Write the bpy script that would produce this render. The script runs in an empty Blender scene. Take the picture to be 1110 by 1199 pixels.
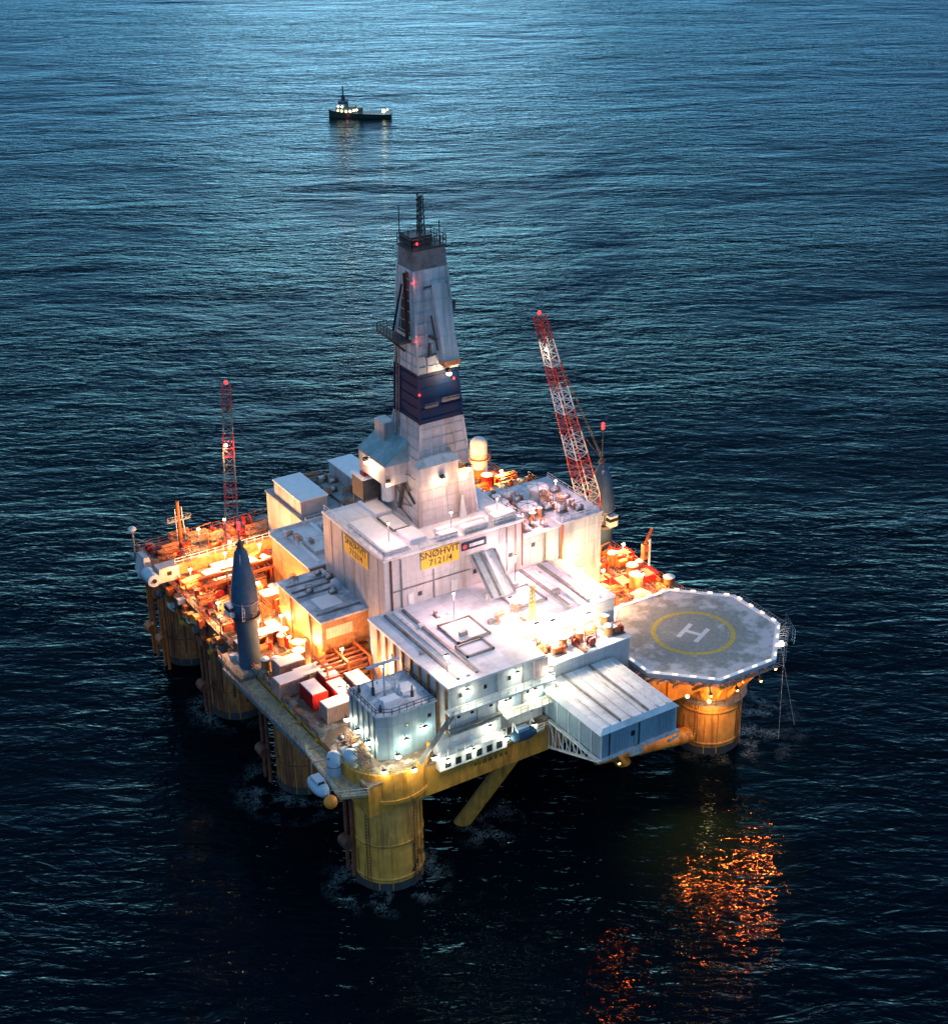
import bpy, math, random
from mathutils import Vector, Matrix
random.seed(7)
PI = math.pi
sc = bpy.context.scene
col = sc.collection
LP = 1.15          # global lamp power factor

# ------------------------------------------------------------------ helpers
class MB:
    """collects solids and builds them as ONE mesh object"""
    def __init__(s): s.v = []; s.f = []; s.sm = []
    def add(s, vs, fs, smooth=False):
        n = len(s.v); s.v += [tuple(p) for p in vs]
        s.f += [tuple(i+n for i in f) for f in fs]; s.sm += [smooth]*len(fs)
    def box(s, x0, x1, y0, y1, z0, z1):
        x0, x1 = min(x0, x1), max(x0, x1); y0, y1 = min(y0, y1), max(y0, y1); z0, z1 = min(z0, z1), max(z0, z1)
        s.add([(x0,y0,z0),(x1,y0,z0),(x1,y1,z0),(x0,y1,z0),(x0,y0,z1),(x1,y0,z1),(x1,y1,z1),(x0,y1,z1)],
              [(0,3,2,1),(4,5,6,7),(0,1,5,4),(1,2,6,5),(2,3,7,6),(3,0,4,7)])
    def bar(s, p, q, w, h=None):
        h = h or w; p = Vector(p); q = Vector(q); d = (q-p)
        if d.length < 1e-6: return
        d.normalize(); up = Vector((0,0,1)) if abs(d.z) < .95 else Vector((1,0,0))
        a = d.cross(up).normalized()*w/2; b = a.cross(d).normalized()*h/2
        vs = [p-a-b, p+a-b, p+a+b, p-a+b, q-a-b, q+a-b, q+a+b, q-a+b]
        s.add(vs, [(0,1,2,3),(7,6,5,4),(0,4,5,1),(1,5,6,2),(2,6,7,3),(3,7,4,0)])
    def cyl(s, p, q, r0, r1=None, n=12, caps=True):
        r1 = r0 if r1 is None else r1
        p = Vector(p); q = Vector(q); d = (q-p).normalized()
        up = Vector((0,0,1)) if abs(d.z) < .95 else Vector((1,0,0))
        a = d.cross(up).normalized(); b = d.cross(a).normalized()
        v0 = [p+(a*math.cos(t)+b*math.sin(t))*r0 for t in [2*PI*i/n for i in range(n)]]
        v1 = [q+(a*math.cos(t)+b*math.sin(t))*r1 for t in [2*PI*i/n for i in range(n)]]
        s.add(v0+v1, [(i,(i+1)%n,n+(i+1)%n,n+i) for i in range(n)], True)
        if caps: s.add(v0, [tuple(range(n-1,-1,-1))]); s.add(v1, [tuple(range(n))])
    def lathe(s, c, prof, n=20):
        c = Vector(c); vs = []
        for r, z in prof:
            for i in range(n): vs.append(c+Vector((r*math.cos(2*PI*i/n), r*math.sin(2*PI*i/n), z)))
        fs = [(k*n+i, k*n+(i+1)%n, (k+1)*n+(i+1)%n, (k+1)*n+i) for k in range(len(prof)-1) for i in range(n)]
        s.add(vs, fs, True)
        s.add(vs[:n], [tuple(range(n-1,-1,-1))]); s.add(vs[-n:], [tuple(range(n))])
    def prism(s, poly, z0, z1):
        n = len(poly)
        s.add([(x,y,z0) for x,y in poly]+[(x,y,z1) for x,y in poly],
              [tuple(range(n-1,-1,-1)), tuple(range(n,2*n))]+[(i,(i+1)%n,n+(i+1)%n,n+i) for i in range(n)])
    def hexa(s, b, t):   # bottom 4 pts, top 4 pts
        s.add(list(b)+list(t), [(0,3,2,1),(4,5,6,7),(0,1,5,4),(1,2,6,5),(2,3,7,6),(3,0,4,7)])
    def ball(s, c, r, n=12, m=8, zs=1.0, z0=-1.0):
        prof = []
        for k in range(m+1):
            t = math.asin(z0)+(PI/2-math.asin(z0))*k/m
            prof.append((max(r*math.cos(t), .001), r*math.sin(t)*zs))
        s.lathe(c, prof, n)
    def rail(s, pts, h=1.1, step=2.0, w=.07):
        for p, q in zip(pts[:-1], pts[1:]):
            p = Vector(p); q = Vector(q); L = (q-p).length; k = max(1, int(L/step))
            for i in range(k+1):
                m = p.lerp(q, i/k); s.bar(m, m+Vector((0,0,h)), w)
            for hh in (h, h*.5): s.bar(p+Vector((0,0,hh)), q+Vector((0,0,hh)), w)
    def build(s, name, mat, parent=None, org=(0,0,0)):
        me = bpy.data.meshes.new(name); o3 = Vector(org)
        me.from_pydata([tuple(Vector(p)-o3) for p in s.v], [], s.f); me.validate()
        if len(me.polygons) == len(s.sm): me.polygons.foreach_set('use_smooth', s.sm)
        me.materials.append(mat); o = bpy.data.objects.new(name, me); col.objects.link(o)
        if parent: o.parent = parent
        return o

def tag(o, label=None, cat=None, group=None, kind=None):
    if label: o['label'] = label
    if cat: o['category'] = cat
    if group: o['group'] = group
    if kind: o['kind'] = kind
    return o

class Thing:
    """an Empty at the thing's base; parts are given in world coordinates"""
    def __init__(s, name, label, cat, base=(0,0,0), group=None):
        s.base = Vector(base); s.o = bpy.data.objects.new(name, None); col.objects.link(s.o)
        s.o.location = base; s.o.empty_display_size = .5; tag(s.o, label, cat, group)
    def part(s, name, mb, mat, parent=None, label=None):
        o = mb.build(name, mat, parent or s.o, s.base)
        if label: o['label'] = label
        return o
    def obj(s, o, parent=None):
        o.parent = parent or s.o; return o

def copy_tree(o, parent=None, loc=None, rz=None):
    c = o.copy(); col.objects.link(c)
    if parent: c.parent = parent
    for ch in list(o.children): copy_tree(ch, c)
    if loc is not None: c.location = loc
    if rz is not None: c.rotation_euler = (0,0,rz)
    return c

# ------------------------------------------------------------------ materials
def mat(name, c, rough=.6, metal=0, var=.2, scale=1.2, stain=None, samt=.35, panel=None, roof=False, spec=.5, sscale=.35, bump=0.0, vstreak=False):
    m = bpy.data.materials.new(name); m.use_nodes = True; nt = m.node_tree; N = nt.nodes; L = nt.links
    b = N['Principled BSDF']; b.inputs['Roughness'].default_value = rough; b.inputs['Metallic'].default_value = metal
    b.inputs['Specular IOR Level'].default_value = spec
    tc = N.new('ShaderNodeTexCoord')
    n1 = N.new('ShaderNodeTexNoise'); n1.inputs['Scale'].default_value = scale; n1.inputs['Detail'].default_value = 5
    L.new(tc.outputs['Object'], n1.inputs['Vector'])
    cr = N.new('ShaderNodeValToRGB'); cr.color_ramp.elements[0].position = .3; cr.color_ramp.elements[1].position = .72
    cr.color_ramp.elements[0].color = tuple(x*(1-var) for x in c)+(1,); cr.color_ramp.elements[1].color = tuple(min(1, x*(1+var*.5)) for x in c)+(1,)
    L.new(n1.outputs['Fac'], cr.inputs['Fac']); out = cr.outputs['Color']
    if stain:
        mp = N.new('ShaderNodeMapping'); L.new(tc.outputs['Object'], mp.inputs['Vector'])
        if vstreak: mp.inputs['Scale'].default_value = (1, 1, .12)
        n2 = N.new('ShaderNodeTexNoise'); n2.inputs['Scale'].default_value = sscale; n2.inputs['Detail'].default_value = 8; n2.inputs['Roughness'].default_value = .65
        L.new(mp.outputs['Vector'], n2.inputs['Vector'])
        r2 = N.new('ShaderNodeValToRGB'); r2.color_ramp.elements[0].position = .62-samt*.4; r2.color_ramp.elements[1].position = .72-samt*.3
        L.new(n2.outputs['Fac'], r2.inputs['Fac'])
        mx = N.new('ShaderNodeMix'); mx.data_type = 'RGBA'; L.new(r2.outputs['Color'], mx.inputs['Factor'])
        L.new(out, mx.inputs['A']); mx.inputs['B'].default_value = tuple(stain)+(1,); out = mx.outputs['Result']
    if panel:
        sp = N.new('ShaderNodeSeparateXYZ'); L.new(tc.outputs['Object'], sp.inputs['Vector'])
        cb = N.new('ShaderNodeCombineXYZ')
        if roof:
            L.new(sp.outputs['X'], cb.inputs['X']); L.new(sp.outputs['Y'], cb.inputs['Y'])
        else:
            ad = N.new('ShaderNodeMath'); L.new(sp.outputs['X'], ad.inputs[0]); L.new(sp.outputs['Y'], ad.inputs[1])
            L.new(ad.outputs[0], cb.inputs['X']); L.new(sp.outputs['Z'], cb.inputs['Y'])
        br = N.new('ShaderNodeTexBrick'); br.offset = 0; br.inputs['Scale'].default_value = 1
        br.inputs['Brick Width'].default_value = panel[0]; br.inputs['Row Height'].default_value = panel[1]
        br.inputs['Mortar Size'].default_value = .06; br.inputs['Mortar Smooth'].default_value = .3
        br.inputs['Color1'].default_value = (1,1,1,1); br.inputs['Color2'].default_value = (.86,.86,.88,1); br.inputs['Mortar'].default_value = (.74,.73,.72,1)
        L.new(cb.outputs['Vector'], br.inputs['Vector'])
        mu = N.new('ShaderNodeMix'); mu.data_type = 'RGBA'; mu.blend_type = 'MULTIPLY'; mu.inputs['Factor'].default_value = 1
        L.new(out, mu.inputs['A']); L.new(br.outputs['Color'], mu.inputs['B']); out = mu.outputs['Result']
    L.new(out, b.inputs['Base Color'])
    if bump:
        bp = N.new('ShaderNodeBump'); bp.inputs['Strength'].default_value = bump; bp.inputs['Distance'].default_value = .1
        L.new(n1.outputs['Fac'], bp.inputs['Height']); L.new(bp.outputs['Normal'], b.inputs['Normal'])
    return m
def emis(name, c, s):
    m = bpy.data.materials.new(name); m.use_nodes = True; b = m.node_tree.nodes['Principled BSDF']
    b.inputs['Base Color'].default_value = tuple(c)+(1,); b.inputs['Emission Color'].default_value = tuple(c)+(1,)
    b.inputs['Emission Strength'].default_value = s; return m

M = {}
M['yellow'] = mat('yellow_paint', (.70,.31,.045), .5, stain=(.34,.13,.02), samt=.3, var=.3, scale=.6, vstreak=True, sscale=.8)
M['deck'] = mat('deck_steel', (.16,.11,.085), .75, stain=(.45,.38,.34), samt=.3, sscale=.5, var=.4, scale=1.5)
M['deckg'] = mat('grating', (.44,.33,.21), .8, stain=(.24,.17,.11), samt=.3, sscale=.9, var=.4, scale=2)
M['orange'] = mat('orange_paint', (.50,.12,.025), .5, stain=(.2,.06,.03), samt=.3, var=.3)
M['orange2'] = mat('pale_orange_paint', (.52,.24,.09), .55, stain=(.25,.1,.05), samt=.3, var=.3, panel=(1.2,3.0))
M['red'] = mat('red_paint', (.42,.02,.02), .45, var=.25)
M['white'] = mat('white_paint', (.62,.64,.66), .45, stain=(.38,.38,.37), samt=.3, var=.1, vstreak=True, sscale=.7)
M['wall'] = mat('white_wall_panels', (.50,.52,.55), .5, stain=(.36,.36,.36), samt=.3, var=.1, panel=(2.4,3.2), vstreak=True, sscale=.6)
M['gwall'] = mat('grey_wall_panels', (.50,.49,.51), .55, stain=(.36,.30,.27), samt=.33, var=.12, panel=(3.0,4.5), vstreak=True, sscale=.5)
M['bwall'] = mat('blue_grey_wall', (.24,.36,.45), .5, stain=(.18,.26,.32), samt=.3, var=.12, panel=(1.2,6.0), vstreak=True)
M['roof'] = mat('snow_dusted_roof', (.58,.60,.64), .6, stain=(.74,.77,.82), samt=.6, sscale=.22, var=.18, panel=(3.0,2.4), roof=True)
M['roofb'] = mat('blue_grey_roof', (.33,.41,.50), .6, stain=(.66,.71,.78), samt=.5, sscale=.3, var=.2, panel=(2.6,2.2), roof=True)
M['roofg'] = mat('grey_green_roof', (.20,.25,.27), .65, stain=(.33,.38,.41), samt=.45, sscale=.2, var=.2, panel=(4,3), roof=True)
M['snow'] = mat('snow', (.78,.80,.84), .8, var=.08, scale=.8)
M['grey'] = mat('grey_steel', (.22,.23,.24), .5, metal=.2, var=.3, stain=(.12,.09,.07), samt=.3)
M['dark'] = mat('dark_steel', (.045,.05,.055), .55, var=.4)
M['navy'] = mat('navy_paint', (.001,.020,.075), .6, spec=.2, var=.25, stain=(.01,.02,.06), samt=.3)
M['cone'] = mat('slate_blue_paint', (.04,.095,.17), .6, spec=.2, var=.25, stain=(.04,.07,.11), samt=.35, vstreak=True)
M['derr'] = mat('derrick_cladding', (.62,.70,.73), .5, var=.1, stain=(.30,.37,.40), samt=.35, panel=(2.2,3.0), vstreak=True)
M['heli'] = mat('helideck_coating', (.22,.25,.25), .75, var=.25, scale=1.5, stain=(.44,.46,.51), samt=.36, sscale=.28)
_n = M['heli'].node_tree; _mx = [n for n in _n.nodes if n.type == 'MIX'][0]; _old = _mx.inputs['Factor'].links[0].from_node; _ns = _old.inputs['Fac'].links[0].from_node
_d = _n.nodes.new('ShaderNodeVectorMath'); _d.operation = 'LENGTH'; _tc = [n for n in _n.nodes if n.type == 'TEX_COORD'][0]; _n.links.new(_tc.outputs['Object'], _d.inputs[0])
_m = _n.nodes.new('ShaderNodeMapRange'); _m.inputs['From Min'].default_value = 6.5; _m.inputs['From Max'].default_value = 15; _m.inputs['To Min'].default_value = -.10; _m.inputs['To Max'].default_value = .13; _n.links.new(_d.outputs['Value'], _m.inputs['Value'])
_a = _n.nodes.new('ShaderNodeMath'); _n.links.new(_ns.outputs['Fac'], _a.inputs[0]); _n.links.new(_m.outputs[0], _a.inputs[1]); _n.links.new(_a.outputs[0], _old.inputs['Fac'])   # snow swept out towards the rim
M['hyel'] = mat('deck_marking_yellow', (.45,.36,.06), .7, var=.3, scale=2)
M['hwht'] = mat('deck_marking_white', (.6,.62,.66), .7, var=.2, scale=3)
M['syel'] = mat('sign_yellow', (.80,.44,.02), .5, var=.05)
M['black'] = mat('black_paint', (.012,.012,.012), .5, var=.2)
M['glass'] = mat('window_glass', (.015,.02,.025), .12, var=.1)
M['rust'] = mat('rusty_steel', (.22,.06,.03), .7, var=.5, stain=(.08,.03,.02), samt=.4)
M['teal'] = mat('blue_green_cladding', (.16,.30,.34), .5, var=.2, stain=(.25,.38,.42), samt=.4)
M['mesh'] = mat('safety_net', (.16,.17,.19), .7, var=.2)
M['hull'] = mat('dark_hull_paint', (.02,.045,.04), .4, var=.2)
M['bluew'] = mat('pale_blue_tank_paint', (.35,.47,.58), .4, var=.1)
M['lwarm'] = emis('lamp_warm', (1,.70,.35), 22)
M['lwhite'] = emis('lamp_white', (1,.93,.78), 26)
M['lcool'] = emis('lamp_cool', (1,1,.72), 22)
M['lorange'] = emis('lamp_orange', (1,.42,.10), 16)
M['lred'] = emis('lamp_red', (1,.03,.035), 2.6)
M['lheli'] = emis('lamp_helideck', (1,.78,.62), .9)

WARM = (1,.58,.32); ORNG = (1,.43,.15); COOL = (1,.96,.66); WHITE = (1,.82,.62); PINK = (1,.53,.50); RED_ = (1,.10,.012)

def point(parent, org, loc, power, color, r=.35, spot=None):
    ld = bpy.data.lights.new('lamp_light', 'POINT'); ld.energy = power*LP; ld.color = color; ld.shadow_soft_size = r
    o = bpy.data.objects.new('lamp_light', ld); col.objects.link(o); o.location = Vector(loc)-Vector(org)
    if parent: o.parent = parent
    return o

def floodlight(loc, z0, power, color, lens, label, group, size=.35, aim=(0,-.5), head='flood', drop=.6):
    """lamp at loc on a pole that starts at height z0"""
    x, y, z = loc
    t = Thing('floodlight', label, 'lamp', (x, y, min(z0, z)), group)
    m = MB()
    if z0 < z: m.cyl((x,y,z0), (x,y,z), .06, n=6)
    else: m.bar((x,y,z+.2), (x-aim[0]*1.5, y-aim[1]*1.5, z+.5), .12)
    m.box(x-size*.8, x+size*.8, y-size*.5, y+size*.5, z, z+.3)
    t.part('lamp_post', m, M['dark'])
    l = MB(); l.ball((x,y,z-.12), size, 10, 6, zs=.7); t.part('lamp_lens', l, lens)
    if power: point(t.o, t.base, (x+aim[0], y+aim[1], z-drop), power, color)
    return t

# ------------------------------------------------------------------ text
def text_mesh(s, size):
    cu = bpy.data.curves.new('lettering', 'FONT'); cu.body = s; cu.size = size; cu.align_x = 'CENTER'; cu.align_y = 'CENTER'; cu.extrude = .02; cu.offset = size*.008
    to = bpy.data.objects.new('lettering_tmp', cu); col.objects.link(to)
    dg = bpy.context.evaluated_depsgraph_get(); dg.update()
    me = bpy.data.meshes.new_from_object(to.evaluated_get(dg)); bpy.data.objects.remove(to)
    return me
def text(s, size, m, parent, org, loc, ux, uy, name='lettering', sx=1.0):
    """flat letters whose x runs along ux and whose up is uy"""
    me = text_mesh(s, size); ux = Vector(ux).normalized(); uy = Vector(uy).normalized(); uz = ux.cross(uy)
    T = Matrix(((ux.x*sx,uy.x,uz.x,0),(ux.y*sx,uy.y,uz.y,0),(ux.z*sx,uy.z,uz.z,0),(0,0,0,1)))
    me.transform(T); me.transform(Matrix.Translation(Vector(loc)-Vector(org)))
    me.materials.clear(); me.materials.append(m)
    o = bpy.data.objects.new(name, me); col.objects.link(o); o.parent = parent; return o

# ================================================================== CAMERA
cd = bpy.data.cameras.new('camera'); cam = bpy.data.objects.new('camera', cd); col.objects.link(cam)
cam.location = (-95.5, -181.2, 165); cam.rotation_euler = (math.radians(90-26.6), 0, math.radians(-33.6))
cd.sensor_fit = 'VERTICAL'; cd.sensor_height = 24; cd.lens = 1900/1199*24; cd.shift_x = -.0459
cd.clip_start = 1; cd.clip_end = 40000
sc.camera = cam

# ================================================================== WORLD
w = bpy.data.worlds.new('World'); sc.world = w; w.use_nodes = True
nt = w.node_tree; bg = nt.nodes['Background']
sky = nt.nodes.new('ShaderNodeTexSky'); sky.sky_type = 'NISHITA'; sky.sun_disc = False
SUN_E, SUN_A = math.radians(9), math.radians(28.8)
sky.sun_elevation = SUN_E; sky.sun_rotation = SUN_A; sky.ozone_density = 5; sky.dust_density = 1.0; sky.air_density = 1.0
tint = nt.nodes.new('ShaderNodeMix'); tint.data_type = 'RGBA'; tint.blend_type = 'MULTIPLY'; tint.inputs['Factor'].default_value = 1
tint.inputs['B'].default_value = (.16,.38,.60,1)
over = nt.nodes.new('ShaderNodeMix'); over.data_type = 'RGBA'; over.blend_type = 'ADD'; over.inputs['Factor'].default_value = 1
over.inputs['B'].default_value = (1.35,2.5,3.45,1)     # even glow of the blue overcast, on top of the clear-sky model
nt.links.new(sky.outputs[0], tint.inputs['A']); nt.links.new(tint.outputs['Result'], over.inputs['A']); nt.links.new(over.outputs['Result'], bg.inputs['Color']); bg.inputs['Strength'].default_value = .12
sd = bpy.data.lights.new('sun', 'SUN'); sd.energy = .075; sd.angle = math.radians(14); sd.color = (.80,.94,1)
so = bpy.data.objects.new('sun', sd); col.objects.link(so)
d = Vector((math.sin(SUN_A)*math.cos(SUN_E), math.cos(SUN_A)*math.cos(SUN_E), math.sin(SUN_E)))
so.rotation_euler = d.to_track_quat('Z', 'Y').to_euler()
sc.view_settings.view_transform = 'Standard'; sc.view_settings.look = 'None'; sc.view_settings.gamma = 1; sc.view_settings.exposure = .25

sc.cycles.max_bounces = 4; sc.cycles.diffuse_bounces = 2; sc.cycles.glossy_bounces = 2
# ================================================================== SEA
def sea_mat():
    m = bpy.data.materials.new('sea_water'); m.use_nodes = True; nt = m.node_tree; N = nt.nodes; L = nt.links
    body = N.new('ShaderNodeBsdfDiffuse'); body.inputs['Color'].default_value = (.0002,.0030,.0065,1)
    gl = N.new('ShaderNodeBsdfGlossy'); gl.inputs['Color'].default_value = (.56,.84,1,1); gl.inputs['Roughness'].default_value = .045
    tc0 = N.new('ShaderNodeTexCoord'); dl = N.new('ShaderNodeVectorMath'); dl.operation = 'LENGTH'; L.new(tc0.outputs['Object'], dl.inputs[0])
    rm = N.new('ShaderNodeMapRange'); rm.inputs['From Min'].default_value = 120; rm.inputs['From Max'].default_value = 520; rm.inputs['To Min'].default_value = .05; rm.inputs['To Max'].default_value = .24
    L.new(dl.outputs['Value'], rm.inputs['Value']); L.new(rm.outputs[0], gl.inputs['Roughness'])   # rougher away from the rig, standing in for fine far waves
    fr = N.new('ShaderNodeFresnel'); fr.inputs['IOR'].default_value = 1.333
    fp = N.new('ShaderNodeMath'); fp.operation = 'POWER'; L.new(fr.outputs[0], fp.inputs[0]); fp.inputs[1].default_value = 1.5
    fx = N.new('ShaderNodeMath'); fx.operation = 'MULTIPLY'; L.new(fp.outputs[0], fx.inputs[0]); fx.inputs[1].default_value = .84
    b = N.new('ShaderNodeMixShader'); L.new(fx.outputs[0], b.inputs['Fac']); L.new(body.outputs[0], b.inputs[1]); L.new(gl.outputs[0], b.inputs[2])
    N.remove(N['Principled BSDF'])
    tc = N.new('ShaderNodeTexCoord')
    def layer(sx, sy, rot, detail, amp, dist=0., seed=0):
        mp = N.new('ShaderNodeMapping'); mp.inputs['Rotation'].default_value = (0,0,rot); mp.inputs['Scale'].default_value = (sx, sy, 1); mp.inputs['Location'].default_value = (seed*31, seed*17, 0)
        mp.vector_type = 'TEXTURE'; L.new(tc.outputs['Object'], mp.inputs['Vector'])
        n = N.new('ShaderNodeTexNoise'); n.inputs['Scale'].default_value = 1; n.inputs['Detail'].default_value = detail; n.inputs['Roughness'].default_value = .55; n.inputs['Distortion'].default_value = dist
        L.new(mp.outputs['Vector'], n.inputs['Vector'])
        mu = N.new('ShaderNodeMath'); mu.operation = 'MULTIPLY'; mu.inputs[1].default_value = amp; L.new(n.outputs['Fac'], mu.inputs[0])
        return mu.outputs[0]
    a = math.radians(-33.6)
    ls = [layer(64, 26, a+.1, 2, 2.4, .3, 3), layer(15, 5.2, a+.06, 3, 1.15, .6, 11), layer(5.2, 2.1, a-.10, 3, .56, .7, 23), layer(1.8, .9, a+.05, 2, .12, .4, 37)]
    gp = N.new('ShaderNodeTexNoise'); gp.inputs['Scale'].default_value = .011; gp.inputs['Detail'].default_value = 4; gp.inputs['Distortion'].default_value = .8; L.new(tc.outputs['Object'], gp.inputs['Vector'])
    gm = N.new('ShaderNodeMapRange'); gm.inputs['From Min'].default_value = .35; gm.inputs['From Max'].default_value = .65; gm.inputs['To Min'].default_value = .45; gm.inputs['To Max'].default_value = 1.25; L.new(gp.outputs['Fac'], gm.inputs['Value'])
    for i in (1,2,3):
        mm = N.new('ShaderNodeMath'); mm.operation = 'MULTIPLY'; L.new(ls[i], mm.inputs[0]); L.new(gm.outputs[0], mm.inputs[1]); ls[i] = mm.outputs[0]
    s = ls[0]
    for l in ls[1:]:
        ad = N.new('ShaderNodeMath'); L.new(s, ad.inputs[0]); L.new(l, ad.inputs[1]); s = ad.outputs[0]
    bp = N.new('ShaderNodeBump'); bp.inputs['Strength'].default_value = 1; bp.inputs['Distance'].default_value = 1.0
    L.new(s, bp.inputs['Height']); L.new(bp.outputs['Normal'], gl.inputs['Normal']); L.new(bp.outputs['Normal'], fr.inputs['Normal'])
    # lacy foam washing round the columns
    tot = None
    for cx, cy, r0, r1, amp in ((-1,-1,5.5,11,.95),(-2,28,5,12,.9),(71,2,5,15,1.0),(19,1,1,7,.9),(-2,56,5,9,.6)):
        ds = N.new('ShaderNodeVectorMath'); ds.operation = 'DISTANCE'; L.new(tc.outputs['Object'], ds.inputs[0]); ds.inputs[1].default_value = (cx,cy,0)
        mr = N.new('ShaderNodeMapRange'); mr.inputs['From Min'].default_value = r1; mr.inputs['From Max'].default_value = r0; mr.inputs['To Min'].default_value = 0; mr.inputs['To Max'].default_value = amp
        L.new(ds.outputs['Value'], mr.inputs['Value'])
        if tot is None: tot = mr.outputs[0]
        else:
            mxn = N.new('ShaderNodeMath'); mxn.operation = 'MAXIMUM'; L.new(tot, mxn.inputs[0]); L.new(mr.outputs[0], mxn.inputs[1]); tot = mxn.outputs[0]
    fn = N.new('ShaderNodeTexNoise'); fn.inputs['Scale'].default_value = 1.1; fn.inputs['Detail'].default_value = 7; fn.inputs['Roughness'].default_value = .7; fn.inputs['Distortion'].default_value = 1.2
    L.new(tc.outputs['Object'], fn.inputs['Vector'])
    ab = N.new('ShaderNodeMath'); ab.operation = 'SUBTRACT'; L.new(fn.outputs['Fac'], ab.inputs[0]); ab.inputs[1].default_value = .5
    a2 = N.new('ShaderNodeMath'); a2.operation = 'ABSOLUTE'; L.new(ab.outputs[0], a2.inputs[0])
    m2 = N.new('ShaderNodeMapRange'); m2.inputs['From Min'].default_value = .03; m2.inputs['From Max'].default_value = 0; L.new(a2.outputs[0], m2.inputs['Value'])
    m3 = N.new('ShaderNodeMath'); m3.operation = 'MULTIPLY'; L.new(m2.outputs[0], m3.inputs[0]); L.new(tot, m3.inputs[1])
    pn = N.new('ShaderNodeTexNoise'); pn.inputs['Scale'].default_value = .22; pn.inputs['Detail'].default_value = 3; L.new(tc.outputs['Object'], pn.inputs['Vector'])
    pm = N.new('ShaderNodeMapRange'); pm.inputs['From Min'].default_value = .46; pm.inputs['From Max'].default_value = .62; L.new(pn.outputs['Fac'], pm.inputs['Value'])
    m4 = N.new('ShaderNodeMath'); m4.operation = 'MULTIPLY'; L.new(m3.outputs[0], m4.inputs[0]); L.new(pm.outputs[0], m4.inputs[1]); m3 = m4
    fb = N.new('ShaderNodeBsdfDiffuse'); fb.inputs['Color'].default_value = (.45,.6,.66,1)
    ms = N.new('ShaderNodeMixShader'); L.new(m3.outputs[0], ms.inputs['Fac']); L.new(b.outputs[0], ms.inputs[1]); L.new(fb.outputs[0], ms.inputs[2])
    L.new(ms.outputs[0], N['Material Output'].inputs['Surface'])
    return m
s = MB(); s.add([(-9000,-9000,0),(9000,-9000,0),(9000,9000,0),(-9000,9000,0)], [(0,1,2,3)])
sea = s.build('sea', sea_mat()); tag(sea, 'dark rippled open sea', kind='structure')

# ================================================================== HULL
ORG = (0,0,0)
H = Thing('rig_hull', 'wide yellow hull of the drilling rig standing on round columns in the sea', 'rig hull', (30,30,0))
ZB, ZD = 16.0, 21.5
m = MB(); m.box(-6, 69, -5.8, 84, ZB, ZD); H.part('hull_box', m, M['yellow'])
m = MB(); m.box(-6.2, 69.2, -6, 84.2, ZD, ZD+.3); deckp = H.part('main_deck', m, M['deck'])
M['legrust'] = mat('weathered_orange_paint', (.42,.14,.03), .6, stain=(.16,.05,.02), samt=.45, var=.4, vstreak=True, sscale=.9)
def column(cx, cy, r, top, near):
    m = MB(); m.lathe((cx,cy,0), [(r,-8),(r,top-.8),(r-.15,top-.6),(r-.15,top)], 40)
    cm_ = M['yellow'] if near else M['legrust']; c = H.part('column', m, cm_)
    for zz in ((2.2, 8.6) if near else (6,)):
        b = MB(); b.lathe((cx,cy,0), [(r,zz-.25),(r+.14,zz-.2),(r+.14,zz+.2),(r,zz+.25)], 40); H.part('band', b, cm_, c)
    b = MB(); b.lathe((cx,cy,0), [(r+.03,-1),(r+.03,1.1),(r+.01,1.5)], 40); H.part('wet_band', b, M['dark'], c)
    for ang in (-70, -150):
        a = math.radians(ang); tx, ty = -math.sin(a), math.cos(a); m = MB()
        for s_ in (-.3,.3): m.bar((cx+(r+.3)*math.cos(a)+tx*s_, cy+(r+.3)*math.sin(a)+ty*s_, .5), (cx+(r+.3)*math.cos(a)+tx*s_, cy+(r+.3)*math.sin(a)+ty*s_, top), .09)
        for k in range(int((top-1)/.6)): z = 1+k*.6; m.bar((cx+(r+.3)*math.cos(a)-tx*.3, cy+(r+.3)*math.sin(a)-ty*.3, z), (cx+(r+.3)*math.cos(a)+tx*.3, cy+(r+.3)*math.sin(a)+ty*.3, z), .06)
        H.part('ladder', m, M['rust'], c)
    for k in range(7):
        a = math.radians(-175+k*31+9*(k%2)); rr = r+.02; m = MB(); h0 = 3+((k*37)%10)*.9
        m.bar((cx+rr*math.cos(a),cy+rr*math.sin(a),.2),(cx+rr*math.cos(a),cy+rr*math.sin(a),min(top-1,h0+4)),.16,.12); H.part('pipe', m, M['yellow'] if k%3 else M['rust'], c)
    return c
c0 = column(0, 0, 5.5, ZB, True)
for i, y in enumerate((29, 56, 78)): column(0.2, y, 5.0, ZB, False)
c1 = column(65, .9, 5.8, 10.4, True)
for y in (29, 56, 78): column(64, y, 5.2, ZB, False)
# upper part of the column below the helideck, with its walkway ring and flared braces
m = MB(); m.lathe((65,.9,0), [(5.0,10.4),(5.0,ZB)], 32); H.part('column_neck', m, M['yellow'], c1)
m = MB(); m.lathe((65,.9,0), [(6.6,10.4),(6.6,10.6)], 40); H.part('walkway_ring', m, M['grey'], c1)
m = MB(); pts = [(65+6.5*math.cos(2*PI*i/24), .9+6.5*math.sin(2*PI*i/24), 10.6) for i in range(25)]; m.rail(pts, 1.1, 1.2); H.part('railing', m, M['grey'], c1)
for k in range(14):
    a = 2*PI*(k+.5)/14; m = MB(); m.bar((65+5.0*math.cos(a), .9+5.0*math.sin(a), 11.2), (65+8.4*math.cos(a), .9+8.4*math.sin(a), 15.9), .45, .7)
    H.part('brace', m, M['yellow'], c1)
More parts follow.
